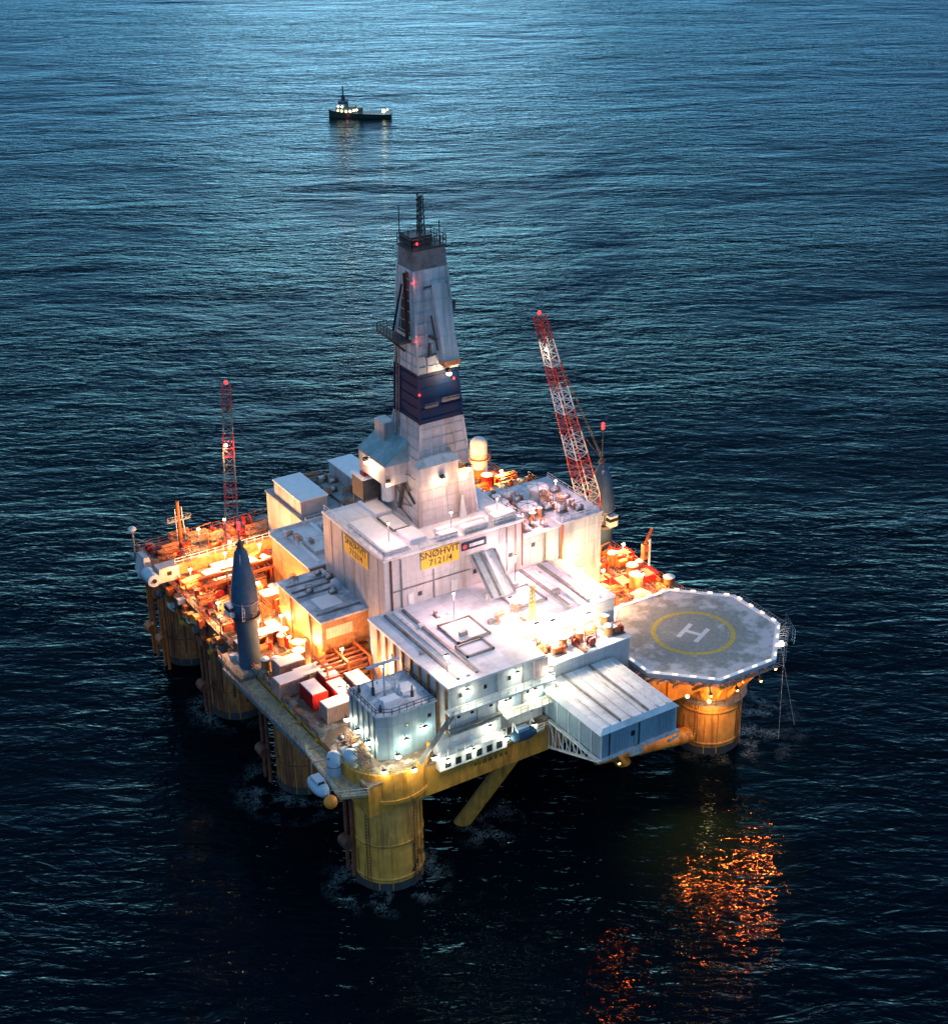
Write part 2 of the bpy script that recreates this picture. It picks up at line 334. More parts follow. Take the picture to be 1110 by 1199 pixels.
# bulwark rounding over the front column
m = MB(); n = 20; R = 7.0
inner, outer = [], []
for i in range(n+1):
    a = math.radians(168+i*(372-168-26)/n); outer.append((R*math.cos(a), R*math.sin(a))); inner.append(((R-.5)*math.cos(a), (R-.5)*math.sin(a)))
for i in range(n):
    m.prism([outer[i], outer[i+1], inner[i+1], inner[i]], 18.2, 22.8)
H.part('curved_bulwark', m, M['yellow'])
m = MB(); m.prism([(x*1.02, y*1.02) for x, y in outer]+[(0,0)], 17.6, 18.2); H.part('gallery_floor', m, M['yellow'])
# diagonal and horizontal braces
for p, q, r in (((14.6,5,-3),(23.5,-2.5,16.5),1.3), ((42,3,3.2),(62,-1,3.2),1.5), ((50,3.5,-3),(36,-2,16.5),1.3), ((-1,35,.5),(2,44,16.5),1.2), ((0,63,.5),(0,70,16),1.1)):
    m = MB(); m.cyl(p, q, r, n=16); H.part('brace', m, M['yellow'])
m = MB(); m.box(-6.12, -6.003, 33, 83.9, ZB+.3, ZD-.1); H.part('port_side_plating', m, M['rust'])  # dark panel over the yellow hull side, its colour stands in for deep shade
rp = random.Random(3)
for k in range(60):
    y = 34+rp.random()*49; z = ZB+.5+rp.random()*4.6; m = MB()
    if k%3: m.bar((-6.9,y,z),(-6.13,y+rp.uniform(-1,1),z-rp.random()),.3)
    m.box(-6.9-.8*rp.random(),-6.125,y-.3-rp.random()*.6,y+.6,z,z+.4+rp.random()*1.2); H.part('side_fitting', m, M[rp.choice(['grey','dark','rust','yellow','orange','white'])])
for k in range(9):
    y = 36+k*5.3; m = MB(); m.cyl((-6.5,y,14.0-2*(k%3)),(-6.5,y,21),.22,n=8); H.part('side_pipe', m, M['orange' if k > 5 else 'rust'])
# hull side stiffeners and fenders on the port side
for y in (10,16,22,36,42,48,64,70):
    m = MB(); m.box(-6.6, -6.003, y-.3, y+.3, ZB+.2, ZD-.3); H.part('stiffener', m, M['yellow'])
for x in (28,34,44,50):
    m = MB(); m.box(x-.25, x+.25, -6.3, -5.803, ZB+.2, ZD-.3); H.part('stiffener', m, M['yellow'])
# mooring chain guides beside the columns
def fairlead(x, y, h, mt):
    m = MB()
    for dy in (-1.0, 1.0): m.cyl((x, y+dy, 1), (x, y+dy, h), .32, n=10)
    m.box(x-.5, x+.5, y-1.5, y+1.5, h-1.2, h); f = H.part('chain_guide', m, mt)
    w_ = MB(); w_.cyl((x-.6, y-1.1, 7.2), (x-.6, y+1.1, 7.2), 1.0, n=16); H.part('guide_wheel', w_, mt, f)
fairlead(-5.9, 1.5, 17, M['rust']); fairlead(-6.2, 74, 19, M['orange']); fairlead(-6.2, 79.5, 19, M['orange']); fairlead(-6.2, 55, 17, M['rust']); fairlead(-6, 31, 16, M['rust'])
# draft marks on the front column
for ch, ang, z, s_ in (('T',-62,5.4,1.3), ('D',-48,6.4,1.5), ('I',-55,5.0,1.5), ('I',-66,3.9,1.3), ('I',-71,3.2,1.2), ('8',-42,4.2,1.0), ('6',-76,2.9,1.0)):
    a = math.radians(ang); nrm = Vector((math.cos(a), math.sin(a), 0)); tx = Vector((-math.sin(a), math.cos(a), 0))
    text(ch, s_, M['black'], c0, H.base, Vector((0,0,z))+nrm*5.56, tx, (0,0,1), 'draft_mark')
for s_, x in (('P',11.0),('I',12.2),('O',13.3),('N',14.8),('E',16.2),('E',17.5),('R',18.8)):
    text(s_, .85, M['black'], H.o, H.base, (12.6+(x-11)*.72,-5.84,18.4), (1,0,0), (0,0,1), 'lettering')
# enclosed front gallery with square windows
m = MB(); m.box(5.5, 17.5, -7.2, -5.803, 20.6, 23.0); gal = H.part('front_gallery', m, M['white'])
for i in range(6):
    x = 6.4+i*1.85; wm = MB(); wm.box(x, x+1.0, -7.26, -7.203, 21.0, 22.2); H.part('window', wm, M['glass'], gal)
m = MB(); m.box(17.5, 25, -7.0, -5.803, 20.9, 21.2); H.part('side_walkway', m, M['grey'])
m = MB(); m.rail([(5.5,-7.1,23.0),(17.5,-7.1,23.0)], 1.1, 1.5); m.rail([(17.6,-6.9,21.2),(26,-6.9,21.2)], 1.1, 1.2); H.part('railing', m, M['white'])
m = MB(); m.rail([(-6.1,10,ZD+.3),(-6.1,84,ZD+.3),(69,84,ZD+.3),(69,14,ZD+.3)], 1.2, 2.2, .09); H.part('railing', m, M['orange'])

# ================================================================== ACCOMMODATION
A = Thing('accommodation_block', 'white multi-storey living quarters with a broad snow-dusted roof facing the camera', 'building', (24,8,ZD+.3))
zd = ZD+.3
m = MB(); m.box(9, 26, -4.4, 4, zd, 32.7); m.box(9.0, 46, 4, 19.99, zd, 32.7); m.box(26, 44, -3, 4, zd, 29.2)
wall = A.part('wall', m, M['wall'])
m = MB(); m.prism([(8.6,-4.9),(26.2,-4.9),(26.2,4.2),(46.4,4.2),(46.4,20),(8.6,20)], 32.7, 33.1); A.part('roof', m, M['roof'])
m = MB(); m.prism([(26.21,-3.2),(44.3,-3.2),(44.3,4.0),(26.21,4.0)], 29.2, 29.5); A.part('lower_roof', m, M['roof'])
# roof ridges, cable trays and hatch frames
for x in (11.0, 12.6, 14.3):
    m = MB(); m.box(x, x+.45, -3.5, 19.0, 33.1, 33.45); A.part('cable_tray', m, M['grey'] if x != 12.6 else M['white'])
for x in (37.5, 39.6, 41.2, 43.5):
    m = MB(); m.box(x, x+.5, 5, 19.6, 33.1, 33.5); A.part('cable_tray', m, M['grey'] if x in (37.5, 41.2) else M['white'])
for (x0,x1,y0,y1) in ((16.5,22.5,5,11.5),(15.5,20.5,.8,4.5),(30,36,9,15)):
    m = MB()
    for a_, b_, c_, d_ in ((x0,x1,y0,y0+.3),(x0,x1,y1-.3,y1),(x0,x0+.3,y0,y1),(x1-.3,x1,y0,y1)): m.box(a_,b_,c_,d_,33.11,33.5)
    f = A.part('hatch_frame', m, M['grey'])
    m = MB(); m.box(x0+.35,x1-.35,y0+.35,y1-.35,33.11,33.3); A.part('hatch_cover', m, M['snow'], f)
# storeys on the front: ledges, railings and port-hole windows
m = MB(); m.box(8.2, 27.2, -6.3, -4.403, 28.8, 29.1); A.part('walkway', m, M['white'])
m = MB(); m.rail([(8.3,-6.2,29.1),(27.1,-6.2,29.1)], 1.1, 1.4); A.part('railing', m, M['white'])
m = MB(); m.box(18, 27.2, -6.6, -4.403, 25.0, 25.3); A.part('walkway', m, M['white'])
m = MB(); m.rail([(18,-6.5,25.3),(27.1,-6.5,25.3)], 1.1, 1.2); A.part('railing', m, M['hyel'])
m = MB(); m.box(8.6, 18, -5.2, -4.403, 25.2, 25.5); A.part('ledge', m, M['grey'])
m = MB(); m.box(6.0, 17.5, -5.6, -4.403, zd, 25.0); A.part('lower_wall', m, M['wall'])
for x, z in ((11.0,30.9),(15.4,30.9),(19.8,30.9),(13.0,27.3),(16.4,27.3),(19.9,27.3),(23.2,27.3),(10.6,27.3),(21.0,23.6),(24.0,23.6)):
    f = MB(); f.box(x-.45, x+.45, -4.46, -4.403, z-.5, z+.5); fo = A.part('window_frame', f, M['white'])
    g = MB(); g.box(x-.3, x+.3, -4.50, -4.462, z-.38, z+.38); A.part('pane', g, M['glass'], fo)
for x in (9.0, 12.2):
    f = MB(); f.box(x-.45, x+.45, -5.66, -5.603, zd+.1, zd+2.1); A.part('door', f, M['bluew'])
for (x, y) in ((9.0,1.5),(9.0,7),(9.0,12.5)):
    f = MB(); f.box(8.93, 8.997, y-.5, y+.5, 29, 30); A.part('window_pane', f, M['glass'])
m = MB(); m.box(24.2, 26.6, -4.9, -4.41, 29.3, 32.6); A.part('stair_enclosure', m, mat('pink_cladding', (.55,.40,.40), .6, panel=(.5,4)))
for (x,z0,z1) in ((13.9,25.3,28.8),(17.6,21.9,32.5),(22.2,25.4,32.5)):
    m = MB(); m.cyl((x,-4.5,z0),(x,-4.5,z1),.08,n=6); A.part('wall_pipe', m, M['grey'])
for x in (12.0,20.6,25.2):
    f = MB(); f.box(x,x+.9,-4.47,-4.403,25.6,27.6) if x > 19 else f.box(x,x+.9,-4.47,-4.403,29.2,31.2); A.part('door', f, M['bluew'])
for k in range(10):
    x = 10+k*3.3+(k%3)*.6; y = 5.5+((k*7)%13); m = MB(); m.box(x,x+.6+(k%3)*.4,y,y+.6,33.1,33.5+.3*(k%3)); A.part('roof_vent', m, M['white'] if k%2 else M['grey'])
# stair down the front left
m = MB(); m.bar((8.6,-6.0,29),(2.6,-6.0,22.5), .9, .25); m.rail([(8.6,-6.4,29),(2.6,-6.4,22.5)], 1, 1.2); A.part('stair', m, M['grey'])
m = MB()
for k in range(9): m.box(8.55, 8.997, -4+k*2.6, -3.75+k*2.6, zd, 32.6)
A.part('wall_rib', m, M['orange2'])

# ================================================================== DRILL MODULE (tall grey block)
D = Thing('drill_floor_module', 'tall grey block with the yellow place-name sign under the derrick', 'module', (26,28,33))
m = MB(); m.box(12, 38.5, 20.01, 41, zd, 42.2); D.part('wall', m, M['gwall'])
m = MB(); m.box(11.9, 38.6, 19.9, 41.1, 42.2, 42.5); rf = D.part('roof', m, M['roof'])
m = MB(); m.box(11.8, 38.7, 19.8, 20.1, 42.5, 42.8); m.box(11.8, 12.1, 20.1, 41, 42.5, 42.8); D.part('parapet', m, M['white'])
m = MB(); m.box(38.5, 46, 20.01, 38, zd, 39.0); D.part('side_wall', m, M['gwall'])
m = MB(); m.box(38.6, 46.05, 19.9, 38.1, 39.0, 39.3); D.part('side_roof', m, M['roof'])
m = MB(); m.cyl((13.2,19.85,33),(13.2,19.85,42.2),.14,n=8); D.part('downpipe', m, M['rust']); m = MB(); m.cyl((38.3,19.85,34),(38.3,19.85,42.2),.12,n=8); D.part('downpipe', m, M['rust'])
# signs
sg = MB(); sg.box(18.7, 25.9, 19.84, 19.90, 38.9, 42.1); sgo = D.part('sign_board', sg, M['syel'], label='yellow sign reading SNØHVIT 7121/4 facing the front')
text('SN\u00d8HVIT', 1.75, M['black'], sgo, D.base, (22.3,19.82,41.25), (1,0,0), (0,0,1), sx=1.0)
text('7121/4', 1.6, M['black'], sgo, D.base, (22.4,19.82,39.75), (1,0,0), (0,0,1), sx=1.0)
sg = MB(); sg.box(11.84, 11.90, 25.1, 33.4, 38.6, 41.8); sgo = D.part('sign_board', sg, M['syel'], label='yellow sign on the left face seen edge-on')
text('SN\u00d8HVIT', 1.75, M['black'], sgo, D.base, (11.82,29.2,41.0), (0,-1,0), (0,0,1))
text('7121/4', 1.6, M['black'], sgo, D.base, (11.82,29.2,39.5), (0,-1,0), (0,0,1))
sg = MB(); sg.box(26.4, 31.2, 19.84, 19.90, 40.1, 41.5); sgo = D.part('company_sign', sg, M['navy'])
sg = MB(); sg.box(27.9, 30.7, 19.80, 19.838, 40.5, 41.1); D.part('lettering_strip', sg, M['white'], sgo)
sg = MB(); sg.lathe((0,0,0), [(.42,-.02),(.42,.02)], 12); sg.v = [(27.0+x, 19.80+z, 40.8+y) for x, y, z in sg.v]; D.part('emblem', sg, M['red'], sgo)
for x, z in ((18.4,34.7),(36.0,36.6),(40.6,37.2),(29.0,35.6)):
    m = MB(); m.box(x-.35, x+.35, 19.88, 20.005, z-.35, z+.35); D.part('vent', m, M['dark'])
for x in (16.2, 24.4, 34.6):
    m = MB(); m.box(x,x+1.0,19.9,20.005,33.2,35.3); D.part('door', m, M['white'])
for (x,z0,z1) in ((15.0,33.2,42),(21.0,33.2,38.5),(35.2,33.2,42.1),(37.0,33.2,42.1),(43.0,33.2,38.8)):
    m = MB(); m.cyl((x,19.8,z0),(x,19.8,z1),.1,n=6); D.part('wall_pipe', m, M['grey'])
m = MB(); m.cyl((13.4,19.8,36.4),(27.8,19.8,36.4),.09,n=6); D.part('wall_pipe', m, M['grey'])
for y in (22,25.5,34,38):
    m = MB(); m.box(11.9,11.998,y,y+.18,31.3,42.1); D.part('wall_rib', m, M['gwall'])
m = MB()
for s_ in (0,.5): m.bar((33.9+s_,19.75,33.2),(33.9+s_,19.75,42.4),.07)
for k in range(22): m.bar((33.9,19.75,33.4+k*.4),(34.4,19.75,33.4+k*.4),.05)
D.part('ladder', m, M['white'])
# sloping chute between block and lower roof
m = MB(); m.hexa([(28.2,19.9,38.4),(33.0,19.9,38.4),(33.0,14.0,33.12),(28.2,14.0,33.12)], [(28.2,19.95,38.8),(33.0,19.95,38.8),(33.0,13.4,33.5),(28.2,13.4,33.5)])
D.part('chute', m, M['white'])
for x in (28.3, 29.9, 30.8, 32.7):
    m = MB(); m.bar((x,19.7,38.9),(x,13.5,33.7),.35,.3); D.part('chute_rail', m, M['grey'] if x != 30.8 else M['snow'])
# roof equipment
for (x0,x1,y0,y1,h,mt) in ((13.2,17.5,21.5,34.5,.5,'white'),(18.3,21.4,22.5,27,.8,'snow'),(18.3,21.4,34,40,.8,'snow'),(18.3,21.4,28,33.6,.35,'grey'),
                           (23,26.5,21,22.6,.9,'white'),(27.5,32,20.8,22.4,1.1,'white'),(24,33,23.4,24.4,.7,'snow'),(33.5,37.8,20.9,22.8,1.4,'white'),(34.8,37.8,24,26,1,'snow')):
    m = MB(); m.box(x0,x1,y0,y1,42.51,42.5+h); q = D.part('roof_unit', m, M[mt])
    m = MB(); m.box(x0+.2,x1-.2,y0+.2,y1-.2,42.5+h,42.56+h); D.part('snow_cover', m, M['snow'], q)
m = MB(); m.rail([(12.2,20.3,42.8),(38.4,20.3,42.8),(38.4,26,42.8)],1.1,1.6); m.rail([(12.2,20.3,42.8),(12.2,40.8,42.8)],1.1,1.6); D.part('railing', m, M['white'])
# dark cabin on stilts
cb = Thing('dark_cabin', 'small dark cabin on stilts with a pale roof left of the derrick foot', 'cabin', (20.3,40.5,42.5))
m = MB(); m.box(18.6,22.0,38.6,42.4,43.8,47.6); cb.part('wall', m, M['dark'])
m = MB(); m.box(18.4,22.2,38.4,42.6,47.6,47.85); cb.part('roof', m, M['snow'])
m = MB(); m.box(19.2,20.4,39.4,40.6,47.85,48.6); cb.part('roof_unit', m, M['red'])
for x, y in ((18.8,38.8),(21.8,38.8),(18.8,42.2),(21.8,42.2)):
    m = MB(); m.bar((x,y,42.5 if y < 41 else 31),(x,y,43.8),.25); cb.part('leg', m, M['dark'])

# ================================================================== RIGHT WHITE MODULE
W = Thing('white_machinery_module', 'white lamp-lit module with fans on its roof right of the tall block', 'module', (50,28,zd))
m = MB(); m.box(46.06, 54.5, 19.6, 36, zd, 39.6); W.part('wall', m, M['wall'])
m = MB(); m.box(46.0, 54.7, 19.4, 36.2, 39.6, 39.9); W.part('roof', m, M['roofb'])
m = MB(); m.bar((46.2,19.4,33),(46.2,19.4,39.5),.35); W.part('corner_trim', m, M['orange'])
m = MB(); m.box(47.5,47.56,0,0,0,0) if False else None
for k in range(4):
    m = MB(); m.box(50.5+k*1.0, 50.6+k*1.0, 19.5, 19.597, 30, 39.4); W.part('wall_rib', m, M['white'])
m = MB(); m.rail([(46.4,19.8,39.9),(54.4,19.8,39.9),(54.4,35.8,39.9)],1.0,1.6); W.part('railing', m, M['white'])

def fan(x, y, z, r, h, label, group, mt='snow'):
    t = Thing('roof_fan', label, 'fan', (x,y,z), group)
    m = MB(); m.lathe((x,y,z), [(r*.75,0),(r*.75,h*.6),(r,h*.75),(r,h)], 16); t.part('casing', m, M['white'])
    m = MB(); m.lathe((x,y,z+h), [(r*.92,.003),(r*.3,.22)], 16); t.part('cap', m, M[mt])
    m = MB()
    for k in range(6): a = k*PI/3; m.bar((x,y,z+h+.26),(x+r*math.cos(a)*.9,y+r*math.sin(a)*.9,z+h+.06),.08)
    t.part('grille', m, M['grey']); return t
for x, y, z, r in ((48.6,30.5,39.9,1.9),(43.8,26.5,39.3,1.8),(40.8,30.0,39.3,1.3),(43.5,32.5,39.3,1.2),(40.4,24.0,39.3,.9)):
    fan(x,y,z,r,1.9,'round snow-capped fan casing on the roofs right of the derrick','fans on the roofs right of the derrick')

# ================================================================== LOW LEFT MODULE
Lm = Thing('low_side_module', 'lower module with a flat blue-grey roof at the left of the tall block', 'module', (7,34,zd))
m = MB(); m.box(3.4, 11.99, 26.2, 42, 25.5, 30.8); Lm.part('upper_wall', m, M['orange2'])
m = MB(); m.box(4.2, 11.98, 27.2, 42, zd, 25.5); Lm.part('lower_wall', m, M['orange2'])
m = MB(); m.box(3.1, 11.99, 25.9, 42.4, 30.8, 31.15); Lm.part('roof', m, M['roofb'])
m = MB(); m.box(5.2,9.2,29.5,33.5,31.15,31.35); Lm.part('roof_hatch', m, M['snow'])
for y in (28,35,37,39.2):
    m = MB(); m.box(3.6,11.6,y,y+.35,31.15,31.4); Lm.part('cable_tray', m, M['grey'])
m = MB(); m.box(4.1,9.0,26.1,26.197,27.6,29.6); pn = Lm.part('louvre_panel', m, mat('cream_panel', (.62,.55,.38), .6, panel=(.6,4)))
for z in (22.6, 24.0, 25.2):
    m = MB(); m.box(3.4,11.9,26.5,26.9,z,z+.3); Lm.part('beam', m, M['orange'])
m = MB(); m.cyl((3.2,30,zd),(3.2,30,31),.16,n=8); m.cyl((3.2,37,zd),(3.2,37,31),.16,n=8); Lm.part('pipe', m, M['rust'])
m = MB(); m.lathe((10.5,34.5,31.15),[(.9,0),(.9,1.6),(.2,2.1)],14); Lm.part('vent_cowl', m, M['bluew'])
# pipe rack wall along the accommodation side
Pw = Thing('pipe_rack', 'orange rack of horizontal pipes in front of the low left module', 'pipe rack', (6,22,zd))
for z in (22.2, 23.4, 24.6, 25.8):
    m = MB()
    for k in range(4): m.cyl((0.5, 20.2+k*1.3, z), (8.8, 20.2+k*1.3, z), .22, n=8)
    Pw.part('pipe_row', m, M['orange2'] if z < 24 else M['rust'])
for x in (.8, 4.6, 8.5):
    m = MB(); m.bar((x,19.6,zd),(x,19.6,26.4),.3); m.bar((x,25,zd),(x,25,26.4),.3); m.bar((x,19.6,26.4),(x,25,26.4),.3); Pw.part('frame', m, M['orange'])

# ================================================================== STORAGE MODULE behind
S = Thing('storage_module', 'pale-roofed module with an orange-lit end wall behind the low left module', 'module', (18,50,zd))
m = MB(); m.box(9.6, 27, 42.45, 57.5, zd, 31.6); S.part('wall', m, M['orange2'])
m = MB(); m.box(9.3, 27.3, 42.45, 57.8, 31.6, 31.9); S.part('roof', m, M['roof'])
m = MB(); m.box(9.3, 27.3, 57.5, 57.9, 31.9, 32.5); S.part('parapet', m, M['white'])
for x in (11.6, 17, 22):
    m = MB(); m.box(x,x+.5,43,57,31.9,32.3); S.part('cable_tray', m, M['snow'])
for x0, y0 in ((12.6,46),(18,44),(18,51)):
    m = MB(); m.box(x0,x0+3.6,y0,y0+4.5,31.9,32.6); S.part('roof_unit', m, M['white'])
# rear grey module with two white roof boxes
Rr = Thing('rear_module', 'grey-green roofed module with two white roof boxes at the back', 'module', (26,66,zd))
m = MB(); m.box(17, 35, 58.6, 75, zd, 31.3); Rr.part('wall', m, M['gwall'])
m = MB(); m.box(16.8, 35.2, 58.4, 75.2, 31.3, 31.6); Rr.part('roof', m, M['roofg'])
for x0,x1,y0,y1 in ((17.6,23,61.5,72.5),(30.2,35.0,61.5,74.5)):
    m = MB(); m.box(x0,x1,y0,y1,31.6,34.4); b_ = Rr.part('roof_box', m, M['gwall'])
    m = MB(); m.box(x0-.2,x1+.2,y0-.2,y1+.2,34.4,34.65); Rr.part('roof_box_top', m, M['snow'], b_)
m = MB(); m.box(25.9,26.2,59,75,31.6,31.9); m.box(23.3,24.1,64,69,31.6,32.4); Rr.part('duct', m, M['dark'])
m = MB(); m.rail([(17,58.6,31.6),(35,58.6,31.6)],1.1,1.8); Rr.part('railing', m, M['white'])

# ================================================================== DERRICK
Dk = Thing('derrick', 'tall clad derrick tower with a navy band rising above the rig', 'derrick', (28,32,42.5))
lev = {42.5:(22.6,33.9,26.8,41.0), 51.6:(22.9,32.7,26.9,39.5), 53.5:(23.0,32.4,27.0,37.6), 60.8:(23.4,31.3,27.0,35.2), 69.4:(23.3,30.5,27.0,34.4), 86.5:(23.0,29.0,27.0,31.9), 89.6:(23.0,28.8,27.0,31.4)}
def seg(z0, z1, name, mt, g=0):
    a, b = lev[z0], lev[z1]; m = MB()
    f = lambda l, z: [(l[0]-g,l[2]-g,z),(l[1]+g,l[2]-g,z),(l[1]+g,l[3]+g,z),(l[0]-g,l[3]+g,z)]
    m.hexa(f(a, z0), f(b, z1)); return Dk.part(name, m, mt)
seg(42.5,51.6,'lower_cladding',M['gwall']); seg(51.6,53.5,'waist',M['gwall']); seg(53.5,60.8,'mid_cladding',M['gwall'])
seg(60.8,69.4,'navy_band',M['navy']); seg(69.4,86.5,'upper_cladding',M['derr']); seg(86.5,89.6,'crown_cladding',M['grey'])
m = MB(); m.box(22.9,28.9,26.9,31.5,89.6,90.0); m.rail([(22.9,26.9,90.0),(28.9,26.9,90.0),(28.9,31.5,90.0),(22.9,31.5,90.0),(22.9,26.9,90.0)],1.5,.9,.1); Dk.part('crown_platform', m, M['dark'])
m = MB()
for x, y, h in ((25.5,29,7.5),(23.6,32,5.5),(27,31,5),(28.4,28,3.5),(24.6,27.6,5.0),(22.9,28,3.0)):
    m.cyl((x,y,90),(x,y,90+h),.09,n=6)
m.box(23.6,27.4,28.4,31.8,90.1,91.4); Dk.part('antenna', m, M['dark'])
mast = MB()
for sx_, sy_ in ((-.45,-.45),(.45,-.45),(.45,.45),(-.45,.45)):
    mast.bar((26+sx_,29.5+sy_,90.1),(26+sx_*.6,29.5+sy_*.6,97.5),.14)
for k in range(8):
    z = 90.6+k*.9; mast.bar((25.5,29.1,z),(26.5,29.1,z+.9),.09); mast.bar((25.5,29.9,z+.9),(26.5,29.9,z),.09); mast.bar((25.5,29.1,z),(25.5,29.9,z+.9),.09)
Dk.part('lattice_mast', mast, M['black'])
# corner posts / trim
def lv(z):
    ks = sorted(lev); 
    for a, b in zip(ks[:-1], ks[1:]):
        if a <= z <= b: t = (z-a)/(b-a); return [lev[a][i]*(1-t)+lev[b][i]*t for i in range(4)]
for i, j in ((0,2),(1,2),(0,3)):
    for z0, z1, mt in ((42.6,51.6,'gwall'),(53.5,60.8,'gwall'),(60.8,69.4,'navy'),(69.4,86.5,'derr')):
        m = MB(); a, b = lv(z0), lv(z1); m.bar((a[i],a[j],z0),(b[i],b[j],z1),.35)
        Dk.part('corner_post', m, M[mt])
# girts and stiffening ribs on the cladding
for z in [43.5+1.8*k for k in range(24)]:
    if 51 < z < 54: continue
    a = lv(z); g_ = .05
    m = MB(); m.bar((a[0]-g_,a[2]-g_,z),(a[1]+g_,a[2]-g_,z),.12); m.bar((a[0]-g_,a[2]-g_,z),(a[0]-g_,a[3]+g_,z),.12)
    Dk.part('girt', m, M['navy'] if 60.8 < z < 69.4 else M['derr'] if z > 69 else M['gwall'])
for f_ in (.25,.5,.75):
    m = MB()
    for z0, z1 in ((42.6,51.6),(53.5,60.8),(69.4,86.5)):
        a, b = lv(z0), lv(z1); m.bar((a[0]+(a[1]-a[0])*f_,a[2]-.04,z0),(b[0]+(b[1]-b[0])*f_,b[2]-.04,z1),.1); m.bar((a[0]-.04,a[2]+(a[3]-a[2])*f_,z0),(b[0]-.04,b[2]+(b[3]-b[2])*f_,z1),.1)
    Dk.part('rib', m, M['derr'])
# caged ladder zigzag and hoses on the left face
m = MB()
for k in range(6):
    z = 43+k*1.4; m.bar((22.4,29+k%2*5,z),(22.4,34-k%2*5,z+1.4),.16)
m.cyl((23.0,34.4,54),(23.0,33.0,74),.14,n=6); m.cyl((23.2,33.9,54),(23.1,32.4,74),.1,n=6); Dk.part('stair', m, M['grey'])
# windwall projection on the right of the upper front
a, b = lv(70), lv(82)
m = MB(); m.hexa([(27.4,25.6,71.2),(30.2,25.6,71.2),(30.2,27.1,71.2),(27.4,27.1,71.2)], [(26.0,26.6,84),(28.6,26.6,84),(28.6,27.1,84),(26.0,27.1,84)]); Dk.part('front_windwall', m, M['derr'])
m = MB(); m.box(27.3,30.3,25.5,27.05,70.4,71.2); Dk.part('windwall_sill', m, M['orange2'])
m = MB(); m.bar((24.6,26.85,83.6),(28.8,26.85,83.9),.22); m.bar((26.7,26.45,73),(25.7,26.6,79),.2); m.bar((25.4,26.8,75.6),(26.6,26.7,74.8),.5); m.bar((24.7,26.8,72.2),(26.6,26.8,72.4),.25); m.bar((25.4,26.7,72.2),(25.4,26.7,74.4),.4); Dk.part('ladder_platform', m, M['dark'])
# open slot on the left face with red-brown stand and finger board
m = MB(); a, b = lv(75), lv(86)
m.hexa([(a[0]-.05,28.6,75.4),(a[0]+.3,28.6,75.4),(a[0]+.3,32.8,75.4),(a[0]-.05,32.8,75.4)], [(b[0]-.06,28.4,86),(b[0]+.3,28.4,86),(b[0]+.3,29.4,86),(b[0]-.06,29.4,86)]); Dk.part('racking_opening', m, M['rust'])
m = MB(); m.bar((22.6,28.8,75.2),(22.3,28.6,86),.4); m.bar((22.4,33,75.3),(22.2,29.4,84),.25); Dk.part('opening_frame', m, M['black'])
m = MB(); m.box(20.8,22.9,28.2,35.6,74.6,75.0); m.rail([(20.9,28.2,75),(20.9,35.5,75),(22.8,35.5,75)],1.2,1.0,.1); m.bar((22.8,30,72.6),(21,33,74.6),.25); Dk.part('finger_board', m, M['dark'])
m = MB(); m.box(29.6,32.2,30,31.2,77.8,78.1); m.rail([(29.7,30,78.1),(32.2,30,78.1),(32.2,31.2,78.1)],1.2,.9,.1); m.box(31.4,32.2,30.2,31,78.1,79.4); Dk.part('side_platform', m, M['dark'])
# ledges on the navy band
m = MB(); m.box(24.2,26.6,26.5,27.02,63.6,63.7); m.rail([(24.2,26.55,63.7),(26.6,26.55,63.7)],.6,1.2,.05); m.box(27.4,30.6,26.5,27.02,64.0,64.1); m.rail([(27.4,26.55,64.1),(30.6,26.55,64.1)],.6,1.2,.05); Dk.part('platform', m, M['mesh'])
# left extension with sloping blue-green roof and front lean-to
m = MB(); m.box(18.6,22.95,30.5,39.5,49.6,53.2); Dk.part('side_housing', m, M['gwall'])
m = MB(); m.hexa([(18.4,30.3,53.2),(23.3,30.3,53.2),(23.3,39.7,53.2),(18.4,39.7,53.2)], [(18.6,30.5,53.7),(23.3,30.5,56.8),(23.3,39.5,56.8),(18.6,39.5,53.7)]); Dk.part('sloping_roof', m, M['teal'])
m = MB(); m.box(21.2,23.3,35.2,38.4,55.5,58.6); Dk.part('rear_housing', m, M['gwall'])
m = MB(); m.box(22.2,29.5,25.6,27.0,50.4,53.8); Dk.part('front_housing', m, M['gwall'])
m = MB(); m.hexa([(22.0,25.4,53.8),(29.7,25.4,53.8),(29.7,27.0,53.8),(22.0,27.0,53.8)], [(22.8,26.4,54.9),(29.2,26.4,54.9),(29.2,27.0,54.9),(22.8,27.0,54.9)]); Dk.part('front_housing_roof', m, M['white'])
m = MB(); m.box(24,32.6,26.0,27.0,51.4,51.8); m.rail([(29.6,26.1,51.8),(32.6,26.1,51.8)],1,1); Dk.part('front_walkway', m, M['orange2'])
m = MB(); m.hexa([(30.1,25.9,42.6),(31.3,25.9,42.6),(31.3,26.6,42.6),(30.1,26.6,42.6)], [(30.6,26.3,46.6),(30.8,26.3,46.6),(30.8,26.6,46.6),(30.6,26.6,46.6)]); Dk.part('funnel', m, M['white'])
m = MB(); m.cyl((22.4,33,44),(22.2,31,50),.35,n=8); m.bar((22.5,28,46.5),(22.3,33,50),.3); Dk.part('hose', m, M['dark'])
m = MB(); m.box(21.0,22.7,34.5,39.4,50.9,51.2) ; m.cyl((21.6,35.2,44.8),(21.6,35.2,50.4),1.2,n=14); Dk.part('side_tank', m, M['white'])

